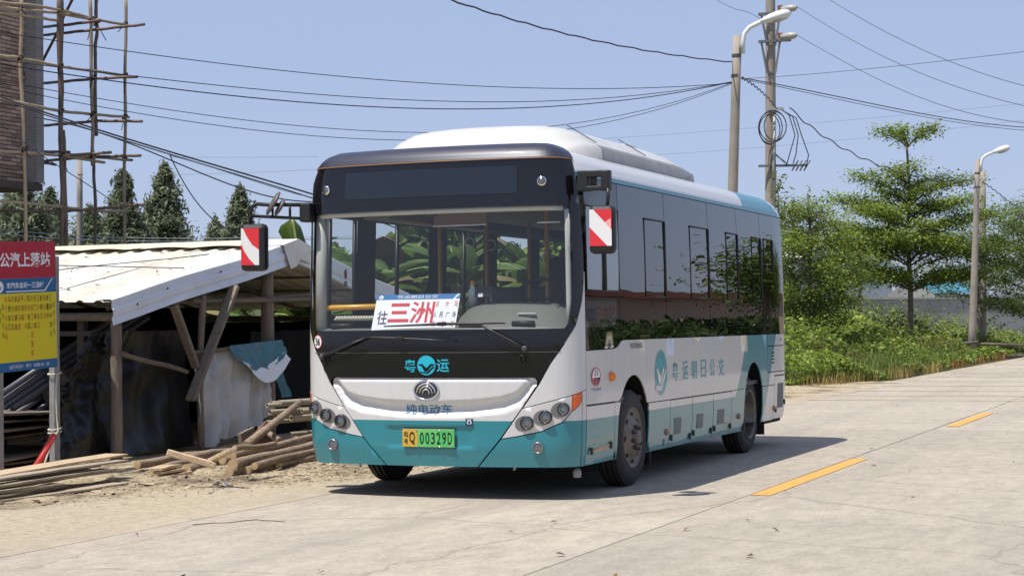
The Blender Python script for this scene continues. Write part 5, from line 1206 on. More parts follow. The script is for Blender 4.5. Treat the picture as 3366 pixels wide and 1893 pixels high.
for pts in ([(-40, 18, 27), (270, 45, 27.8), (500, 85, 28.7), (720, 150, 29.7), (980, 195, 30.6)], [(-40, 50, 27), (180, 80, 27.5), (440, 100, 28.6), (770, 165, 29.8)], [(-40, 95, 27), (220, 125, 27.6), (440, 160, 28.7)], [(-40, 425, 27), (160, 448, 27.5), (450, 510, 28.7), (940, 578, 30.6)], [(-40, 760, 27), (200, 800, 27.6), (460, 855, 28.7), (720, 880, 29.7), (990, 902, 30.7)], [(-40, 1160, 27), (200, 1172, 27.6), (460, 1195, 28.7), (800, 1248, 29.9)], [(440, 1190, 28.6), (720, 1205, 29.6), (1010, 1232, 30.8)], [(-40, 1545, 27), (190, 1560, 27.6), (480, 1590, 28.7), (720, 1620, 29.7), (960, 1625, 30.6)]):
    spole(pts, .045, bam_l)
for pts in ([(270, 215, 31.0), (490, 195, 29.5), (770, 160, 28.8)], [(270, 280, 31.2), (490, 255, 29.9), (740, 230, 29.6), (960, 205, 29.4), (1110, 190, 29.3)], [(270, 645, 31.2), (470, 630, 29.9), (740, 605, 29.6), (1055, 590, 29.3)], [(270, 970, 31.2), (470, 955, 29.9), (740, 930, 29.6), (1095, 932, 29.3)], [(270, 1165, 31), (530, 1168, 29.2)], [(480, 1195, 28.9), (740, 1180, 29.0), (855, 1170, 29.0)], [(270, 1245, 31), (460, 1225, 29.9), (740, 1205, 29.6), (1080, 1195, 29.3)], [(270, 1240, 30.9), (430, 1265, 30)], [(0, 1620, 29), (480, 1625, 29.2), (720, 1605, 29.4), (1130, 1568, 29.3)]):
    spole(pts, .045, bam_d)
spole([(570, -40, 29), (460, 200, 29.5), (275, 590, 31)], .045, bam_d)
ties = MB()
for x, y, d_ in ((160, 70, 27.5), (160, 450, 27.5), (190, 1150, 27.5), (465, 80, 28.6), (465, 510, 28.6), (470, 855, 28.6), (475, 1190, 28.6), (710, 150, 29.5), (715, 880, 29.6), (715, 1195, 29.5), (960, 190, 30.6), (960, 580, 30.6), (958, 900, 30.6), (955, 1215, 30.6), (740, 180, 29.8), (720, 600, 29.6)):
    c = at(x/ZS_, y/ZS_, d_-.08); ties.tube([c+Vector((.05*math.cos(a), .03*math.sin(a), .045*math.sin(a*1.5))) for a in np.linspace(0, 2*PI, 9)], .011, 5)
    ties.tube([c, c+Vector((RNG.uniform(-.2, .2), 0, RNG.uniform(-.35, .1)))], .008, 4)
tag(ties.build('lashings', seam_black, scf), kind='stuff')

# ================================================================== VEGETATION
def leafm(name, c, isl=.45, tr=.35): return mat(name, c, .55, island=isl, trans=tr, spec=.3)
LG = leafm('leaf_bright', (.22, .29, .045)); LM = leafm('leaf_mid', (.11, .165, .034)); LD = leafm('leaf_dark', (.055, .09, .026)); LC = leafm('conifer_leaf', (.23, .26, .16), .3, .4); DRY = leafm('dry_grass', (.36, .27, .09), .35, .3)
bark = mat('bark', (.19, .155, .12), .9, c2=(.11, .09, .07), scale=8, bump=.4)
def tree_layered(px, d, h, rad, label, seed, n_leaf=9000, lsize=.12, tiers=6, base=.30, name='layered_tree', shape=None, mats=(0, 1), jit=.75):
    """tiered tree: straight trunk, flat whorls of branches, leaf sprays lying on them"""
    rg = np.random.default_rng(seed); b = gz(px, 960); g0 = at(px, 815, d); g0.z = 0; root = empty(name, g0); tag(root, label, 'tree', 'layered roadside trees')
    tr = MB(); tr.tube([g0+Vector((.03*math.sin(i*1.3+seed), .03*math.cos(i*1.7), h*.97*i/9)) for i in range(10)], [.085*h/6*(1-.085*i)+.012 for i in range(10)], 10)
    pts = []; wts = []
    for k in range(tiers):
        t = k/(tiers-1); zc = h*(base+(1-base)*t*.97); R = rad*(shape(t) if shape else (1-.78*t**1.15)); nb = int(7+5*rg.random()) if t < .95 else 5
        for j in range(nb):
            a = 2*PI*(j+.4*rg.random())/nb+k; L_ = R*(.5+.62*rg.random()); rise = L_*(.30+.30*t)+.05
            p0 = g0+Vector((0, 0, zc-.10+rg.uniform(-1, 1)*jit*h*(1-base)/tiers*(1 if t < .8 else .15))); ends = []
            for i in range(6):
                s_ = i/5; ends.append(p0+Vector((math.cos(a)*L_*s_, math.sin(a)*L_*s_, rise*s_**.7-.10*s_*s_*L_)))
            tr.tube(ends, [.028*(1-.15*i)*h/6 for i in range(6)], 5, cap=False)
            m_ = max(6, int(n_leaf*L_*L_/(tiers*nb*rad*rad*.33)))
            s_ = rg.random(m_)**.55*.95+.08; wdt = .08+.17*s_*L_
            x = np.array([p0.x+math.cos(a)*L_*q for q in s_])+rg.normal(0, 1, m_)*wdt*.75; y = np.array([p0.y+math.sin(a)*L_*q for q in s_])+rg.normal(0, 1, m_)*wdt*.75
            z = p0.z+rise*s_**.7-.10*s_*s_*L_+rg.normal(.04, (.07+.02*h/6)*(1+1.1*jit), m_)+.03*np.sin(x*5+y*4)
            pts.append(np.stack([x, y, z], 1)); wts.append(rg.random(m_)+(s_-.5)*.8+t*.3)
    trunk = tr.build('trunk', bark, root)
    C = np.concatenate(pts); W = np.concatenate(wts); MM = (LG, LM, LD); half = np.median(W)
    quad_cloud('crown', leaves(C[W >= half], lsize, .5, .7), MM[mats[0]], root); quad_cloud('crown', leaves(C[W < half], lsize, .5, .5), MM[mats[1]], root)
    return root
bulge = lambda t: (.85+.25*t-1.15*t**3)
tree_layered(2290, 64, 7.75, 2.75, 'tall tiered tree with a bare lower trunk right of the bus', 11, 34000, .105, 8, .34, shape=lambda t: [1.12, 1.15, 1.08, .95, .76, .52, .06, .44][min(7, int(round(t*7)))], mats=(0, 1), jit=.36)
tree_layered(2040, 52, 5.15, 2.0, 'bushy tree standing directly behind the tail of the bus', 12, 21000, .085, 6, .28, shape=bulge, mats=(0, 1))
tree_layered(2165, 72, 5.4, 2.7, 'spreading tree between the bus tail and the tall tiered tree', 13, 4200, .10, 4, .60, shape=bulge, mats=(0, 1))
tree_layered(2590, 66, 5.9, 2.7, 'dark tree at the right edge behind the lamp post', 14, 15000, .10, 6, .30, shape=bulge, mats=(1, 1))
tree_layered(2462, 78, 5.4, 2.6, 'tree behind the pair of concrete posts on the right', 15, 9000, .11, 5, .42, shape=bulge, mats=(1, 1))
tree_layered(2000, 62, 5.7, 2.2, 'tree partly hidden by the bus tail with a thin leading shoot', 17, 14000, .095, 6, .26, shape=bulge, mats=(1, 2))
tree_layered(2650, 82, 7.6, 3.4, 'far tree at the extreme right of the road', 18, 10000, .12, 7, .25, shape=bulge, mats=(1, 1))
# leading shoot sprig behind the bus tail
g0 = at(1958, 815, 40); g0.z = 3.2; tk = empty('young_shoot', g0); tag(tk, 'thin leafy shoot rising beside the utility pole', 'tree')
MB().tube([g0, g0+Vector((.05, 0, .8)), g0+Vector((.0, 0, 1.5))], [.02, .015, .006], 6).build('stem', bark, tk)
C = np.array([[g0.x+RNG.normal(0, .10)+.06, g0.y+RNG.normal(0, .1), g0.z+h_] for h_ in RNG.uniform(.1, 1.5, 90)]); quad_cloud('leaves', leaves(C, .12, .45, .3), LM, tk)

def conifer(px, ytop, d, wpx, label, seed, n=9000):
    rg = np.random.default_rng(seed); g0 = at(px, 820, d); top = at(px, ytop, d).z; g0.z = 0; R = wpx/2*d/4508*2.0; root = empty('conifer_tree', g0); tag(root, label, 'tree', 'tall feathery trees behind the shed')
    MB().tube([g0, g0+Vector((.05, 0, top*.5)), g0+Vector((0, 0, top*.98))], [.14, .08, .01], 8).build('trunk', bark, root)
    nb = 210; n = int(n*2.3); CC = []
    for i in range(nb):
        t = rg.random()**.8; a = rg.random()*2*PI; r = R*(1-t)**.7*(.45+.5*rg.random()); z = top*(.18+.79*t)
        m_ = int(n/nb*(.5+(1-t))); s_ = rg.random(m_)**.6
        x = g0.x+math.cos(a)*r*s_+rg.normal(0, .04+.16*r, m_); y = g0.y+math.sin(a)*r*s_+rg.normal(0, .04+.16*r, m_)
        zz = z+.45*r*s_-.25*r*s_*s_+rg.normal(0, .10+.10*r, m_); CC.append(np.stack([x, y, zz], 1))
    CC = np.concatenate(CC); k = rg.random(len(CC)) < .5
    L1 = leaves(CC[k], .19, .34, .2); L2_ = leaves(CC[~k], .19, .34, .1)
    quad_cloud('crown', L1, LC, root); quad_cloud('crown', L2_, leafm('conifer_dark', (.15, .18, .11), .3, .35), root)
conifer(60, 452, 58, 200, 'wide dark conifer below the brick building', 31, 11000)
conifer(128, 468, 66, 120, 'lower conifer behind the thick scaffold pole', 36, 6000)
conifer(312, 424, 60, 130, 'conifer behind the right-hand scaffold pole', 32, 9000)
conifer(416, 407, 62, 135, 'tallest double-topped conifer above the white shed roof', 33, 10000)
conifer(606, 468, 64, 120, 'lone conifer behind the left mirror of the bus', 34, 8000)
conifer(230, 520, 64, 170, 'low conifer between the slim pole and the scaffold', 35, 7000)
conifer(545, 545, 68, 110, 'small conifer left of the lone one behind the shed roof', 37, 5000)
conifer(20, 500, 70, 150, 'conifer at the far left edge under the brick building', 38, 6000)

# banana plants beyond the bus and shed
ban = mat('banana_leaf', (.12, .19, .03), .45, c2=(.05, .095, .018), scale=3, stretch=(1, 1, 1), trans=.4, objrand=.2, bump=.15, bscale=12); rib_m = mat('banana_rib', (.25, .30, .08), .5); ban_d = mat('banana_dry', (.16, .12, .05), .8)
def banana(x, y, h, label, seed, nl=12):
    rg = np.random.default_rng(seed); root = empty('banana_plant', (x, y, 0)); tag(root, label, 'banana plant', 'banana plants beyond the bus')
    MB().tube([(x, y, -.05), (x+.04, y, h*.4), (x, y, h*.62)], [.13, .11, .07], 10).build('stem', mat('banana_stem', (.16, .17, .06), .6, c2=(.12, .09, .04), scale=5), root)
    for i in range(nl):
        a = 2*PI*i/nl+rg.uniform(-.3, .3); L_ = h*rg.uniform(.40, .62); el = rg.uniform(.5, 1.35); w = rg.uniform(.17, .30); n_ = 11; pts = []; ribp = []
        for k in range(n_+1):
            s_ = k/n_; bend = el-1.5*s_*s_*(1.5-el*.6); r = L_*s_; 
            hx = L_*(math.sin(1)*0+s_*math.cos(el)*(1)+.10*s_*s_); hz = L_*(s_*math.sin(el)-.62*s_*s_*(1.2-.5*math.sin(el)))
            c = Vector((x+math.cos(a)*hx, y+math.sin(a)*hx, h*.60+hz)); sd_ = Vector((-math.sin(a), math.cos(a), 0)); ww = w*math.sin(PI*min(1, .06+.94*max(0, s_-.12)/.88))**.6 if s_ > .12 else .02
            j1, j2 = rg.uniform(.85, 1.1, 2); ribp.append(c)
            pts += [c+sd_*ww*j1-Vector((0, 0, ww*.35)), c+sd_*ww*.5-Vector((0, 0, ww*.02)), c, c-sd_*ww*.5-Vector((0, 0, ww*.02)), c-sd_*ww*j2-Vector((0, 0, ww*.35))]
        m_ = MB(); m_.add(pts, [(k*5+j, k*5+j+1, (k+1)*5+j+1, (k+1)*5+j) for k in range(n_) for j in range(4)], True)
        lf = m_.build('leaf', ban if rg.random() > .12 else ban_d, root); MB().tube(ribp, [.018*(1-.07*k) for k in range(n_+1)], 5).build('midrib', rib_m, lf)
bn = [(-7.2, 11.2, 2.3, 'low banana plant right behind the far eave of the shed', 51), (-6.4, 11.6, 3.0, 'banana plant seen through the bus door glass', 52), (-5.4, 12.6, 3.1, 'banana plant seen through the first bus side window', 53), (-4.7, 14.0, 3.0, 'banana plant behind the middle of the bus', 54), (-3.9, 15.6, 2.9, 'banana plant behind the rear half of the bus', 55), (-6.9, 13.4, 3.2, 'banana plant in the second row behind the shed', 56), (-5.8, 15.2, 3.1, 'banana plant in the second row behind the bus', 57), (-8.9, 12.3, 2.0, 'short banana plant farther left behind the shed', 58), (-3.4, 17.6, 2.7, 'last banana plant towards the tail of the bus', 59)]
for b_ in bn: banana(*b_)
n = 26000; px_ = RNG.uniform(815, 1560, n); dd = RNG.uniform(29, 37, n); C = np.array([tuple(at(a, 815, b)) for a, b in zip(px_, dd)]); C[:, 2] = RNG.random(n)**.8*(3.0+.5*np.sin(C[:, 0]*2+C[:, 1]))
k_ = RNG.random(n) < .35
tag(quad_cloud('thicket', leaves(C[k_], .26, .4, .2), LG), 'bright green leaves of the thicket behind the banana plants', 'thicket', kind='stuff'); tag(quad_cloud('thicket', leaves(C[~k_], .26, .45, .2), LD), 'dark leaves of the thicket behind the banana plants', 'thicket', kind='stuff')
lp_ = empty('banana_leaf_tip', at(745, 640, 27)); tag(lp_, 'single upright banana leaf rising behind the shed ridge beside the bus', 'banana leaf')
m_ = MB(); pts = []; rw = [(551, 724, 735, 746), (563, 706, 738, 757), (578, 700, 741, 762), (598, 711, 744, 768), (618, 722, 747, 777), (650, 728, 752, 788), (700, 735, 758, 790)]
for (yy, xl, xm, xr) in rw: pts += [at(xl, yy+5, 27.25), at((xl+xm)/2, yy+1, 27.08), at(xm, yy, 27), at((xm+xr)/2, yy+2, 27.1), at(xr, yy+8, 27.3)]
m_.add(pts, [(k*5+j, k*5+j+1, (k+1)*5+j+1, (k+1)*5+j) for k in range(len(rw)-1) for j in range(4)], True); m_.build('blade', ban, lp_); MB().tube([at(xm, yy, 26.98) for (yy, xl, xm, xr) in rw], .02, 5).build('midrib', rib_m, lp_)
# undergrowth between the bananas and behind the shed
n = 14000; x = RNG.uniform(-14, -2.6, n); y = RNG.uniform(10.4, 20, n); keep = x < -2.4-(y-16)*.05; x, y = x[keep], y[keep]; z = RNG.random(len(x))**.8*(1.3+.4*np.sin(x*1.7+y*.8))
tag(quad_cloud('undergrowth', leaves(np.stack([x, y, z], 1), .24, .5, .3), LD), 'dark undergrowth among the banana plants behind the bus', 'undergrowth', kind='stuff')

# weeds and grass on the right beyond the bus
def wedge(n, d0, d1, x0=1940, x1=2640):
    u = RNG.random(n); d = 1/(1/d0+(1/d1-1/d0)*u); px = RNG.uniform(x0, x1, n)
    return d, px
def ground_pts(n, d0, d1, **k):
    d, px = wedge(n, d0, d1, **k); P_ = np.array([tuple(at(a, 815, b)) for a, b in zip(px, d)]); return P_
def edge_x(y): return np.where(y < 26.3, -1.75-.37*np.maximum(0, 26.3-y), -1.72)
def hw(x, y):
    e = np.maximum(0, edge_x(y)-x); return (.14+.38*np.minimum(e, 1.6)/1.6+.70*np.clip((e-1.6)/4, 0, 1)+.45*np.clip((e-6)/8, 0, 1)+.8*np.clip((e-7)/4, 0, 1)*np.clip(np.sin(x*.9+y*.35)+.3*np.sin(x*2.3), 0, 1))*1.2*(1+.30*np.sin(x*1.9+y*.7)+.22*np.sin(x*.8-y*1.3)+.12*np.sin(x*4.1+y*3.3))
P_ = ground_pts(110000, 33, 86); x, y = P_[:, 0], P_[:, 1]; keep = (x < edge_x(y)-.15-.2*np.sin(y*1.3)) & (y > 19); x, y = x[keep], y[keep]
hh = hw(x, y); z = hh*RNG.random(len(x))**.45; patch = np.sin(x*.9+1)*np.sin(y*.45)+.5*np.sin(x*2.3-y*1.1)+RNG.normal(0, .45, len(x))
C = np.stack([x, y, z], 1)
tag(quad_cloud('weeds', leaves(C[patch > -.05], .10, .5, .5, .7), LG), 'bright green weeds on the verge beyond the bus', 'weeds', kind='stuff')
tag(quad_cloud('weeds', leaves(C[(patch <= -.05) & (patch > -.85)], .10, .5, .4, .7), LM), 'mid green weeds on the verge beyond the bus', 'weeds', kind='stuff')
tag(quad_cloud('weeds', leaves(C[patch <= -.85], .12, .4, .5), leafm('weed_olive', (.14, .13, .03), .4)), 'olive brown weeds on the verge beyond the bus', 'weeds', kind='stuff')
def blades(P_, h, w, lean=.35):
    n = len(P_); a = RNG.uniform(0, 2*PI, n); H = h*(1+.35*RNG.normal(size=n)).clip(.3, 2); d_ = np.stack([np.cos(a), np.sin(a), np.zeros(n)], 1); s_ = np.stack([-np.sin(a), np.cos(a), np.zeros(n)], 1)*w/2
    t1 = P_+d_*(H*lean*.35)[:, None]+np.array([0, 0, 1])*(H*.6)[:, None]; t2 = P_+d_*(H*lean)[:, None]+np.array([0, 0, 1])*H[:, None]
    return np.concatenate([np.stack([P_-s_, P_+s_, t1+s_*.7, t1-s_*.7], 1), np.stack([t1-s_*.7, t1+s_*.7, t2+s_*.1, t2-s_*.1], 1)])
P_ = ground_pts(60000, 33, 62); x, y = P_[:, 0], P_[:, 1]; e = edge_x(y)-x; keep = (e > -.05+.25*np.sin(y*2.1)*np.sin(y*.7)) & (e < .8+.5*np.sin(y*.8)) & (y > 21.5); Q = P_[keep]; Q[:, 2] = 0
far = Q[:, 1] > 36
tag(quad_cloud('dry_grass', blades(Q[~far][::2], .20, .016), DRY), 'straw coloured grass along the edge of the road', 'grass', kind='stuff')
tag(quad_cloud('dry_grass', blades(Q[far][::2], .16, .022), leafm('rust_grass', (.30, .16, .055), .35)), 'rust brown grass at the foot of the lamp post', 'grass', kind='stuff')
P_ = ground_pts(24000, 33, 55); x, y = P_[:, 0], P_[:, 1]; e = edge_x(y)-x; keep = (e > .1) & (e < 2.6) & (y > 21.5); Q = P_[keep]; Q[:, 2] = .03
tag(quad_cloud('green_grass', blades(Q, .36, .016), leafm('grass_green', (.12, .17, .03), .4)), 'tall green grass behind the dry road edge', 'grass', kind='stuff')

# ================================================================== FAR RIGHT: WALL, HALL, BLUE ROOF
W0, W1 = at(1960, 815, 84), at(2620, 800, 92); W0.z = W1.z = 0
wl_ = empty('boundary_wall', (W0+W1)/2); tag(wl_, 'low grey rendered boundary wall behind the weeds and trees', 'wall')
dW = (W1-W0).normalized(); nW = Vector((dW.y, -dW.x, 0)); Rw = Matrix((dW, -nW, Vector((0, 0, 1)))).transposed()
MB().box((W0+W1)/2+Vector((0, 0, 1.18)), ((W1-W0).length, .2, 2.36), Rw).build('wall', mat('wall_render', (.42, .41, .40), .9, c2=(.33, .32, .31), scale=.9, detail=8), wl_)
MB().box((W0+W1)/2+Vector((0, 0, 2.41)), ((W1-W0).length, .3, .1), Rw).build('coping', mat('wall_coping', (.50, .48, .45), .9), wl_)
h0_ = at(2010, 800, 104); h1_ = at(2246, 800, 112); h0_.z = h1_.z = 0; hl_ = empty('white_hall', h0_); tag(hl_, 'white hall with a shallow arched roof behind the trees', 'hall')
dH = (h1_-h0_); LH = dH.length; dH.normalize(); nH = Vector((-dH.y, dH.x, 0)); m_ = MB(); arc = [(t*LH, 5.0+1.15*math.sin(PI*t)) for t in np.linspace(0, 1, 15)]
wt = mat('hall_white', (.62, .64, .63), .7, c2=(.55, .58, .57), scale=.5)
m_.face([h0_+dH*a+Vector((0, 0, b)) for a, b in [(0, 0)]+arc[::1]+[(LH, 0)]][::-1]); m_.face([h1_, h1_+Vector((0, 0, 4.55)), h1_+nH*14+Vector((0, 0, 4.55)), h1_+nH*14]); m_.build('wall', wt, hl_)
m_ = MB()
for (a, b), (c, e) in zip(arc, arc[1:]): m_.face([h0_+dH*a-nH*.3+Vector((0, 0, b+.06)), h0_+dH*c-nH*.3+Vector((0, 0, e+.06)), h0_+dH*c+nH*14+Vector((0, 0, e+.06)), h0_+dH*a+nH*14+Vector((0, 0, b+.06))])
m_.build('roof', mat('hall_roof', (.55, .53, .48), .6), hl_)
MB().tube([h0_+dH*(LH*.40)-nH*.06+Vector((0, 0, 0)), h0_+dH*(LH*.40)-nH*.06+Vector((0, 0, 5.3))], .06, 8).build('downpipe', wt, hl_)
b0_ = at(2262, 800, 98); b1_ = at(2478, 800, 104); b0_.z = b1_.z = 0; br_ = empty('blue_roofed_shed', b0_); tag(br_, 'low shed with bright blue sheet roof beyond the boundary wall', 'shed')
dB = (b1_-b0_); LB = dB.length; dB.normalize(); nB = Vector((-dB.y, dB.x, 0)); up = Vector((0, 0, 1))
q0, q1, q2 = at(2234, 739, 98), at(2290, 706, 98), at(2350, 737, 97.5); r1, r2 = at(2452, 712, 106), at(2478, 738, 102); r0 = q0+(r1-q1)
MB().add([q0, q1, q2, Vector((q2.x, q2.y, 0)), Vector((q0.x, q0.y, 0))], [(0, 1, 2, 3, 4)]).build('gable', mat('shed_wall', (.34, .33, .32), .9), br_)
MB().add([q2+Vector((0, .3, -.05)), r2+Vector((0, .3, -.05)), Vector((r2.x, r2.y+.3, 0)), Vector((q2.x, q2.y+.3, 0))], [(0, 1, 2, 3)]).build('wall', MATS['shed_wall'], br_)
bs_ = mat('blue_sheet', (.07, .27, .38), .6)
MB().add([q1, q2, r2, r1], [(0, 1, 2, 3)]).build('roof_slope', bs_, br_); MB().add([q0, q1, r1, r0], [(0, 1, 2, 3)]).build('roof_slope', bs_, br_)
# stray lengths of timber in the grass by the lamp post
for i, (a, b) in enumerate((((2330, 874), (2460, 860)), ((2355, 862), (2575, 868)))):
    tag(MB().tube([at(*a, 61), at(*b, 60.5)], .05, 8).build('timber', bark), ['short dark timber lying behind the lamp post', 'long dark timber lying in the weeds at the right'][i], 'timber')

# ================================================================== POLES AND LAMPS
pole_m = mat('pole_concrete', (.34, .30, .25), .85, c2=(.26, .225, .185), scale=2.2, detail=8, bump=.15)
lamp_w = mat('lamp_white', (.66, .68, .66), .45)
def cpole(foot, top, r0, r1, name, label, cat='utility pole', group=None):
    foot = Vector((foot.x, foot.y, -.1)); r = empty(name, foot); tag(r, label, cat, group)
    MB().tube([foot.lerp(top, i/6) for i in range(7)], [r0+(r1-r0)*i/6 for i in range(7)], 16).build('pole', pole_m, r); return r
def street_lamp(foot, top, r0, r1, arm, head_a, head_b, w, label):
    r = cpole(foot, top, r0, r1, 'street_lamp', label, 'street lamp', 'concrete street lamps along the road')
    MB().tube(arm, .048, 10).build('arm', lamp_w, r)
    a, b = head_a, head_b; z, x, y = frame_of(b-a); L_ = (b-a).length
    pr = [(0, .05), (.10*L_, .075), (.35*L_, w*.85), (.62*L_, w), (.82*L_, w*.92), (.94*L_, w*.6), (L_, .004)]
    m_ = MB().lathe([(0, .004)]+pr, a, (z, x, y*.72), 18); m_.build('lamp_head', lamp_w, r)
    m_ = MB().lathe([(.36*L_, w*.70), (.6*L_, w*.85), (.85*L_, w*.70), (.92*L_, .004)], a-Vector((0, 0, .035)), (z, x, y*.66), 16); m_.build('diffuser', mat('lamp_diffuser', (.35, .36, .34), .3), r)
    for h in (.05, .12):
        c = top.lerp(foot, h+.02); MB().lathe([(-.03, r1*1.12), (.03, r1*1.12)], c, 'z', 14).build('band', mat('band_dark', (.08, .075, .07), .6), r)
    return r
D1 = 36.5
f1 = at(1826, 815, D1); t1 = at(1855, 90, D1)
street_lamp(f1, t1, .125, .088, [at(1869, 135, D1-.15), at(1869, 105, D1-.15), at(1873, 85, D1-.15), at(1885, 70, D1-.15), at(1905, 60, D1-.15), at(1918, 54, D1-.15)], at(1912, 55, D1-.15), at(1990, 32, D1-.15), .155, 'large street lamp on a leaning concrete pole behind the bus roof')
D3 = 60.5
f3 = at(2444, 903, D3); f3.z = 0; t3 = at(2459, 401, D3); 
f3 = gz(2444, 903); d3 = (f3-CAM).dot(FWD); t3 = at(2460, 401, d3)
street_lamp(f3, t3, .140, .085, [at(2468, 432, d3-.1), at(2468, 412, d3-.1), at(2472, 398, d3-.1), at(2482, 390, d3-.1), at(2500, 383, d3-.1)], at(2496, 384, d3-.1), at(2541, 370, d3-.1), .16, 'small street lamp standing in the grass at the right')
f4 = at(2470, 812, d3+6); t4 = at(2473, 430, d3+6); cpole(f4, t4, .14, .10, 'utility_pole', 'thin concrete pole right behind the small street lamp')
D2 = 47.0
f2 = at(1937, 815, D2); t2 = at(1938, -260, D2); up_ = cpole(f2, t2, .165, .115, 'utility_pole', 'tall concrete utility pole with insulators behind the bus')
iron = mat('iron_grey', (.16, .165, .17), .6, .3); porc = mat('insulator_white', (.38, .37, .34), .45); rust = mat('rusty_clamp', (.18, .07, .05), .8)
for yy in (36, 105):
    MB().bar(at(1908, yy+1, D2-.2), at(1990, yy-4, D2-.2), .07, .07).build('crossarm', iron, up_)
    for xa, xb in ((1915, 1930), (1962, 1950)): MB().bar(at(xa, yy, D2-.2), at(xb, yy+80, D2-.2), .04, .05).build('brace', iron, up_)
    a, b = at(1955, yy-4-6, D2-.45), at(2005, yy-18+2, D2-.7); z, x, y = frame_of(b-a); L_ = (b-a).length
    MB().lathe([(0, .03), (.2*L_, .05), (.22*L_, .09), (.5*L_, .08), (.55*L_, .10), (.9*L_, .08), (L_, .03)], a, (z, x, y), 14).build('insulator', porc, up_)
    MB().box(at(1963, yy-16, D2-.5), (.12, .12, .10)).build('clamp', rust, up_)
MB().bar(at(1933, 183, D2-.15), at(1951, 183, D2-.15), .05, .05).build('clamp', iron, up_)
MB().bar(at(1930, 274, D2-.2), at(1972, 274, D2-.2), .07, .07).build('crossarm', porc, up_)
MB().bar(at(1908, 418, D2-.2), at(2030, 416, D2-.2), .06, .06).build('crossarm', iron, up_); MB().bar(at(1940, 380, D2-.2), at(1980, 413, D2-.2), .05, .04).build('brace', mat('iron_green', (.18, .25, .24), .6), up_)
for x in (2000, 2010, 2020, 2030): MB().tube([at(x-8, 430, D2-.2), at(x+8, 404, D2-.2)], .018, 6).build('pin', iron, up_)
MB().tube([at(1948, 290, D2-.25), at(1947, 400, D2-.25), at(1942, 500, D2-.25)], .035, 8).build('conduit', porc, up_)
f5 = at(201, 815, 62); t5 = at(200, 405, 62); sp_ = cpole(f5, t5, .13, .10, 'utility_pole', 'slim pale pole behind the scaffold and shed roof')
MB().bar(at(196, 440, 61.8), at(208, 440, 61.8), .05, .05).build('clamp', iron, sp_)

# ------------------------------------------------------------------ cables
cab_k = mat('cable_black', (.02, .022, .028), .6); cab_g = mat('cable_grey', (.10, .11, .13), .6)
def cable(pts, r, label, mt_=cab_k, n=36, wob=0.0):
    """pts: (x, y, depth) picture points the cable hangs through"""
    P3 = [at(*p) for p in pts]; m_ = len(P3); t = np.linspace(0, 1, m_); A_ = np.array([tuple(p) for p in P3]); deg = min(m_-1, 3)
    L_ = np.r_[0, np.cumsum(np.linalg.norm(np.diff(A_, axis=0), axis=1))]; L_ /= L_[-1]
    co = [np.polyfit(L_, A_[:, k], deg) for k in range(3)]; tt = np.linspace(0, 1, n)
    Q = [Vector((np.polyval(co[0], s_), np.polyval(co[1], s_), np.polyval(co[2], s_)+(wob*math.sin(s_*70) if wob else 0))) for s_ in tt]
    tag(MB().tube(Q, r, 5, cap=False).build('cable', mt_), label, 'cable', 'overhead cables')
cable([(1110, -8, 24), (1250, 38, 26.5), (1400, 80, 29), (1600, 123, 32.5), (1842, 157, D1)], 0.0132, 'thick black cable running up from the lamp pole to the top edge', wob=.01)
cable([(-20, 78, 27), (320, 130, 29), (770, 184, 31.5), (1300, 221, 34), (1560, 223, 35.4), (1842, 210, D1)], 0.0077, 'uppermost long cable from the left edge to the leaning lamp pole')
cable([(-20, 150, 27), (340, 192, 29), (770, 236, 31.5), (1340, 256, 34.2), (1842, 206, D1)], 0.0077, 'second long cable from the left to the leaning lamp pole')
cable([(-20, 160, 27), (340, 209, 29), (770, 261, 31.5), (1290, 272, 34), (1842, 207, D1)], 0.0099, 'third long cable sagging just above the bus roof unit')
cable([(-20, 200, 28), (340, 265, 30), (770, 318, 32), (1070, 333, 33.4), (1440, 312, 35), (1842, 208, D1)], 0.0066, 'fourth long cable passing behind the roof unit of the bus')
cable([(-20, 215, 28), (340, 286, 30), (770, 338, 32), (1010, 355, 33.2), (1470, 318, 35.2), (1842, 211, D1)], 0.0066, 'lowest long cable passing behind the bus roof cap')
cable([(-20, 238, 24), (170, 300, 24.6), (430, 385, 25.4), (640, 445, 26.2), (800, 492, 27), (1000, 560, 28)], 0.0132, 'upper strand of the thick black bundle sloping down to the bus')
cable([(-20, 243, 24.2), (170, 308, 24.8), (430, 390, 25.5), (640, 452, 26.3), (800, 504, 27), (1000, 575, 28)], 0.0099, 'lower strand of the thick black bundle sloping down to the bus')
cable([(90, 292, 24.4), (240, 345, 24.9), (425, 386, 25.4), (540, 452, 25.8), (690, 503, 26.6), (800, 505, 27)], 0.0099, 'black cable leaving the bundle and levelling off behind the mirror')
cable([(425, 387, 25.4), (460, 450, 25.5), (500, 520, 25.7), (560, 568, 25.9), (640, 600, 26.2)], 0.0088, 'black cable drooping steeply from the bundle to the shed roof')
cable([(-10, 302, 24), (75, 370, 24.5), (150, 420, 25), (290, 512, 26)], 0.0066, 'thin dark stay cable crossing the scaffold at a slant')
cable([(430, 392, 25.4), (560, 430, 25.8), (700, 475, 26.4), (790, 498, 27)], 0.0055, 'thin grey cable just under the black bundle', cab_g)
cable([(-20, 586, 30), (200, 603, 32), (420, 607, 34), (640, 605, 36), (900, 600, 38)], 0.0088, 'pale cable running level above the shed roof', mat('cable_pale', (.45, .46, .46), .5))
cable([(-20, 575, 30), (200, 594, 32), (420, 599, 34), (640, 599, 36), (900, 594, 38)], 0.0066, 'second pale cable level above the shed roof', MATS['cable_pale'])
cable([(2075, -8, 44), (2200, 66, 42), (2330, 130, 40), (2600, 222, 36)], 0.0088, 'highest cable crossing the sky at the top right', cab_g)
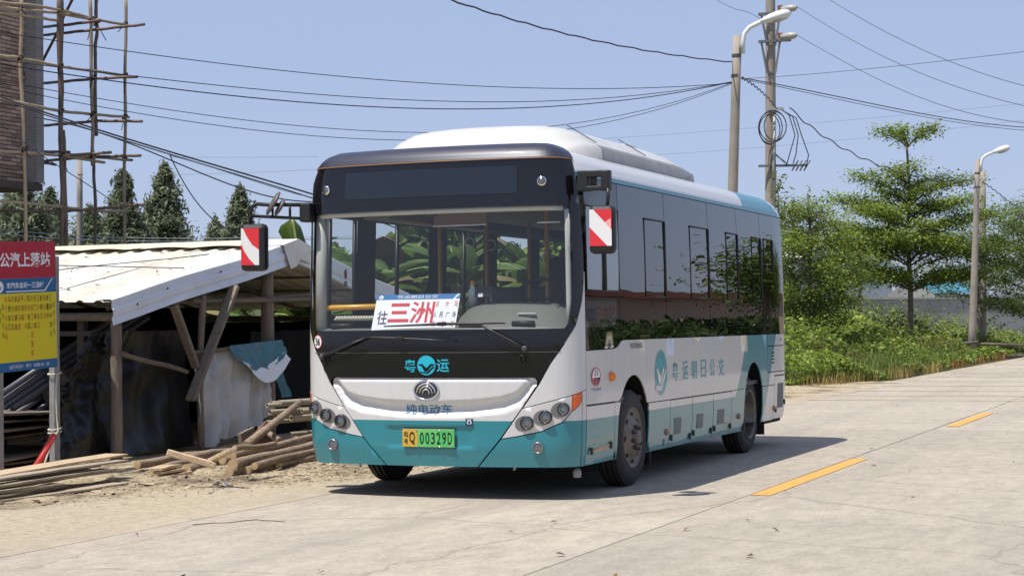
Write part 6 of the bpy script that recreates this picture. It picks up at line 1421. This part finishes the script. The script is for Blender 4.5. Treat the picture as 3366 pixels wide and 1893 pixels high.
cable([(2003, 16, D2-.7), (2150, 105, 44), (2300, 178, 41.5), (2600, 272, 37)], 0.0088, 'cable from the upper insulator to the right edge', cab_g)
cable([(2003, 88, D2-.7), (2150, 170, 44), (2300, 240, 41.5), (2600, 312, 37)], 0.0088, 'cable from the lower insulator to the right edge', cab_g)
cable([(1790, -8, 50), (1860, 26, 48.6), (1912, 48, D2), (1962, 86, D2-.4)], 0.0088, 'cable entering the tall pole from the upper left', cab_g)
cable([(1862, 199, D1), (2000, 190, 36), (2140, 178, 35.5), (2600, 128, 33)], 0.0066, 'thin cable rising from the lamp pole to the right edge', cab_g)
cable([(1865, 196, D1), (2000, 222, 38), (2150, 252, 40), (2350, 292, 43), (2600, 322, 47)], 0.0110, 'dark cable from the lamp pole sagging to the right edge')
cable([(1865, 199, D1), (2000, 228, 38), (2150, 259, 40), (2350, 299, 43), (2600, 330, 47)], 0.0077, 'thinner twin below the dark cable to the right edge', cab_g)
cable([(1985, 272, D2-.4), (2080, 345, 49), (2180, 405, 52), (2300, 442, 55), (2452, 452, d3)], 0.0154, 'wavy black cable from the tall pole to the small street lamp', wob=.035, n=90)
cable([(1866, 196, D1), (1900, 218, 40), (1925, 240, 43), (1955, 274, D2-.3)], 0.0121, 'short wavy cable between the lamp pole and the tall pole', wob=.03, n=50)
cable([(2470, 458, d3), (2510, 485, 66), (2545, 512, 70), (2600, 548, 76)], 0.0154, 'wavy cable leaving the small street lamp to the right', wob=.03, n=50)
for i, pts in enumerate(([(1480, 352, 120), (1900, 322, 122), (2600, 258, 126)], [(1520, 398, 120), (1900, 372, 122), (2600, 300, 126)], [(430, 396, 110), (640, 396, 112), (800, 395, 114)], [(420, 440, 110), (640, 434, 112), (800, 426, 114)])):
    cable(pts, .008, ['upper faint distant wire right of the bus roof', 'lower faint distant wire right of the bus roof', 'upper faint distant wire left of the bus', 'lower faint distant wire left of the bus'][i], cab_g)
cc = empty('cable_coil', at(1945, 320, D2)); tag(cc, 'coils of spare black cable hanging on the tall pole', 'cable coil')
s2 = D2/4508
for i, (cx, cy, rx, ry) in enumerate(((1938, 322, 30, 40), (1944, 318, 34, 40), (1950, 318, 28, 36), (1936, 326, 26, 38))):
    MB().tube([at(cx+rx*math.cos(a), cy+ry*math.sin(a), D2-.35-.04*i) for a in np.linspace(0, 2*PI, 30)], .014, 5, cap=False).build('loop', cab_k, cc)
for i, (xe, ye) in enumerate(((1978, 418), (1995, 412), (2028, 422))):
    MB().tube([at(1965, 276, D2-.4), at(1985+i*9, 290+i*4, D2-.4), at(2000+i*12-4*i, 340, D2-.4), at(xe+8-i, 390, D2-.4), at(xe, ye, D2-.3)], .014, 5).build('loop', cab_k, cc)

# ================================================================== ACROSS THE ROAD (seen mirrored in the bus windows)
def at_refl(y_s, dist, z=0):
    """ground point that the bus side at y_s mirrors towards the camera"""
    c = Vector((2*1.2-CAM.x, CAM.y, 0)); d = Vector((1.2, y_s, 0))-c; d.normalize(); p = Vector((1.2, y_s, 0))+d*dist; p.z = z; return p
pk = empty('pink_wall_building', at_refl(3, 62)); tag(pk, 'long low building with pinkish walls and dull red roof mirrored in the bus windows', 'building')
a, b = at_refl(-1.5, 55), at_refl(7.5, 66); dA = (b-a).normalized(); nA = Vector((dA.y, -dA.x, 0)); RA = Matrix((dA, -nA, Vector((0, 0, 1)))).transposed()
MB().box((a+b)/2+Vector((0, 0, 1.4))-nA*-3, ((b-a).length+20, 6, 2.8), RA).build('wall', mat('pink_plaster', (.62, .43, .37), .9, c2=(.50, .35, .30), scale=.35, detail=8), pk)
MB().box((a+b)/2+Vector((0, 0, 2.9))-nA*-3, ((b-a).length+21, 6.6, .3), RA).build('roof', mat('dull_red_roof', (.20, .08, .07), .9), pk)
n = 15000; t = RNG.uniform(-2.0, 8.5, n); dd = RNG.uniform(30, 46, n); P_ = np.array([tuple(at_refl(q, w_)) for q, w_ in zip(t, dd)]); keep = P_[:, 0] > 9.2; P_ = P_[keep]; P_[:, 2] = RNG.random(len(P_))**.5*(1.45+.2*np.sin(P_[:, 0]+P_[:, 1]*.6))
tag(quad_cloud('weeds', leaves(P_, .20, .5, .3), LD), 'green verge weeds across the road mirrored in the bus windows', 'weeds', kind='stuff')
for i, (ys, dd, h) in enumerate(((5.9, 30, 4.6), (6.6, 36, 4.0))):
    p = at_refl(ys, dd); root = empty('roadside_tree', p); tag(root, ['nearer', 'farther'][i]+' tree across the road mirrored in the rear bus window', 'tree'); MB().tube([p, p+Vector((0, 0, h*.8))], [.1, .04], 8).build('trunk', bark, root)
    C = p+Vector((0, 0, h*.65)); C = np.array(tuple(C))+RNG.normal(size=(3500, 3))*np.array([.8, .8, .45]); quad_cloud('crown', leaves(C, .16, .5, .4), LM, root)
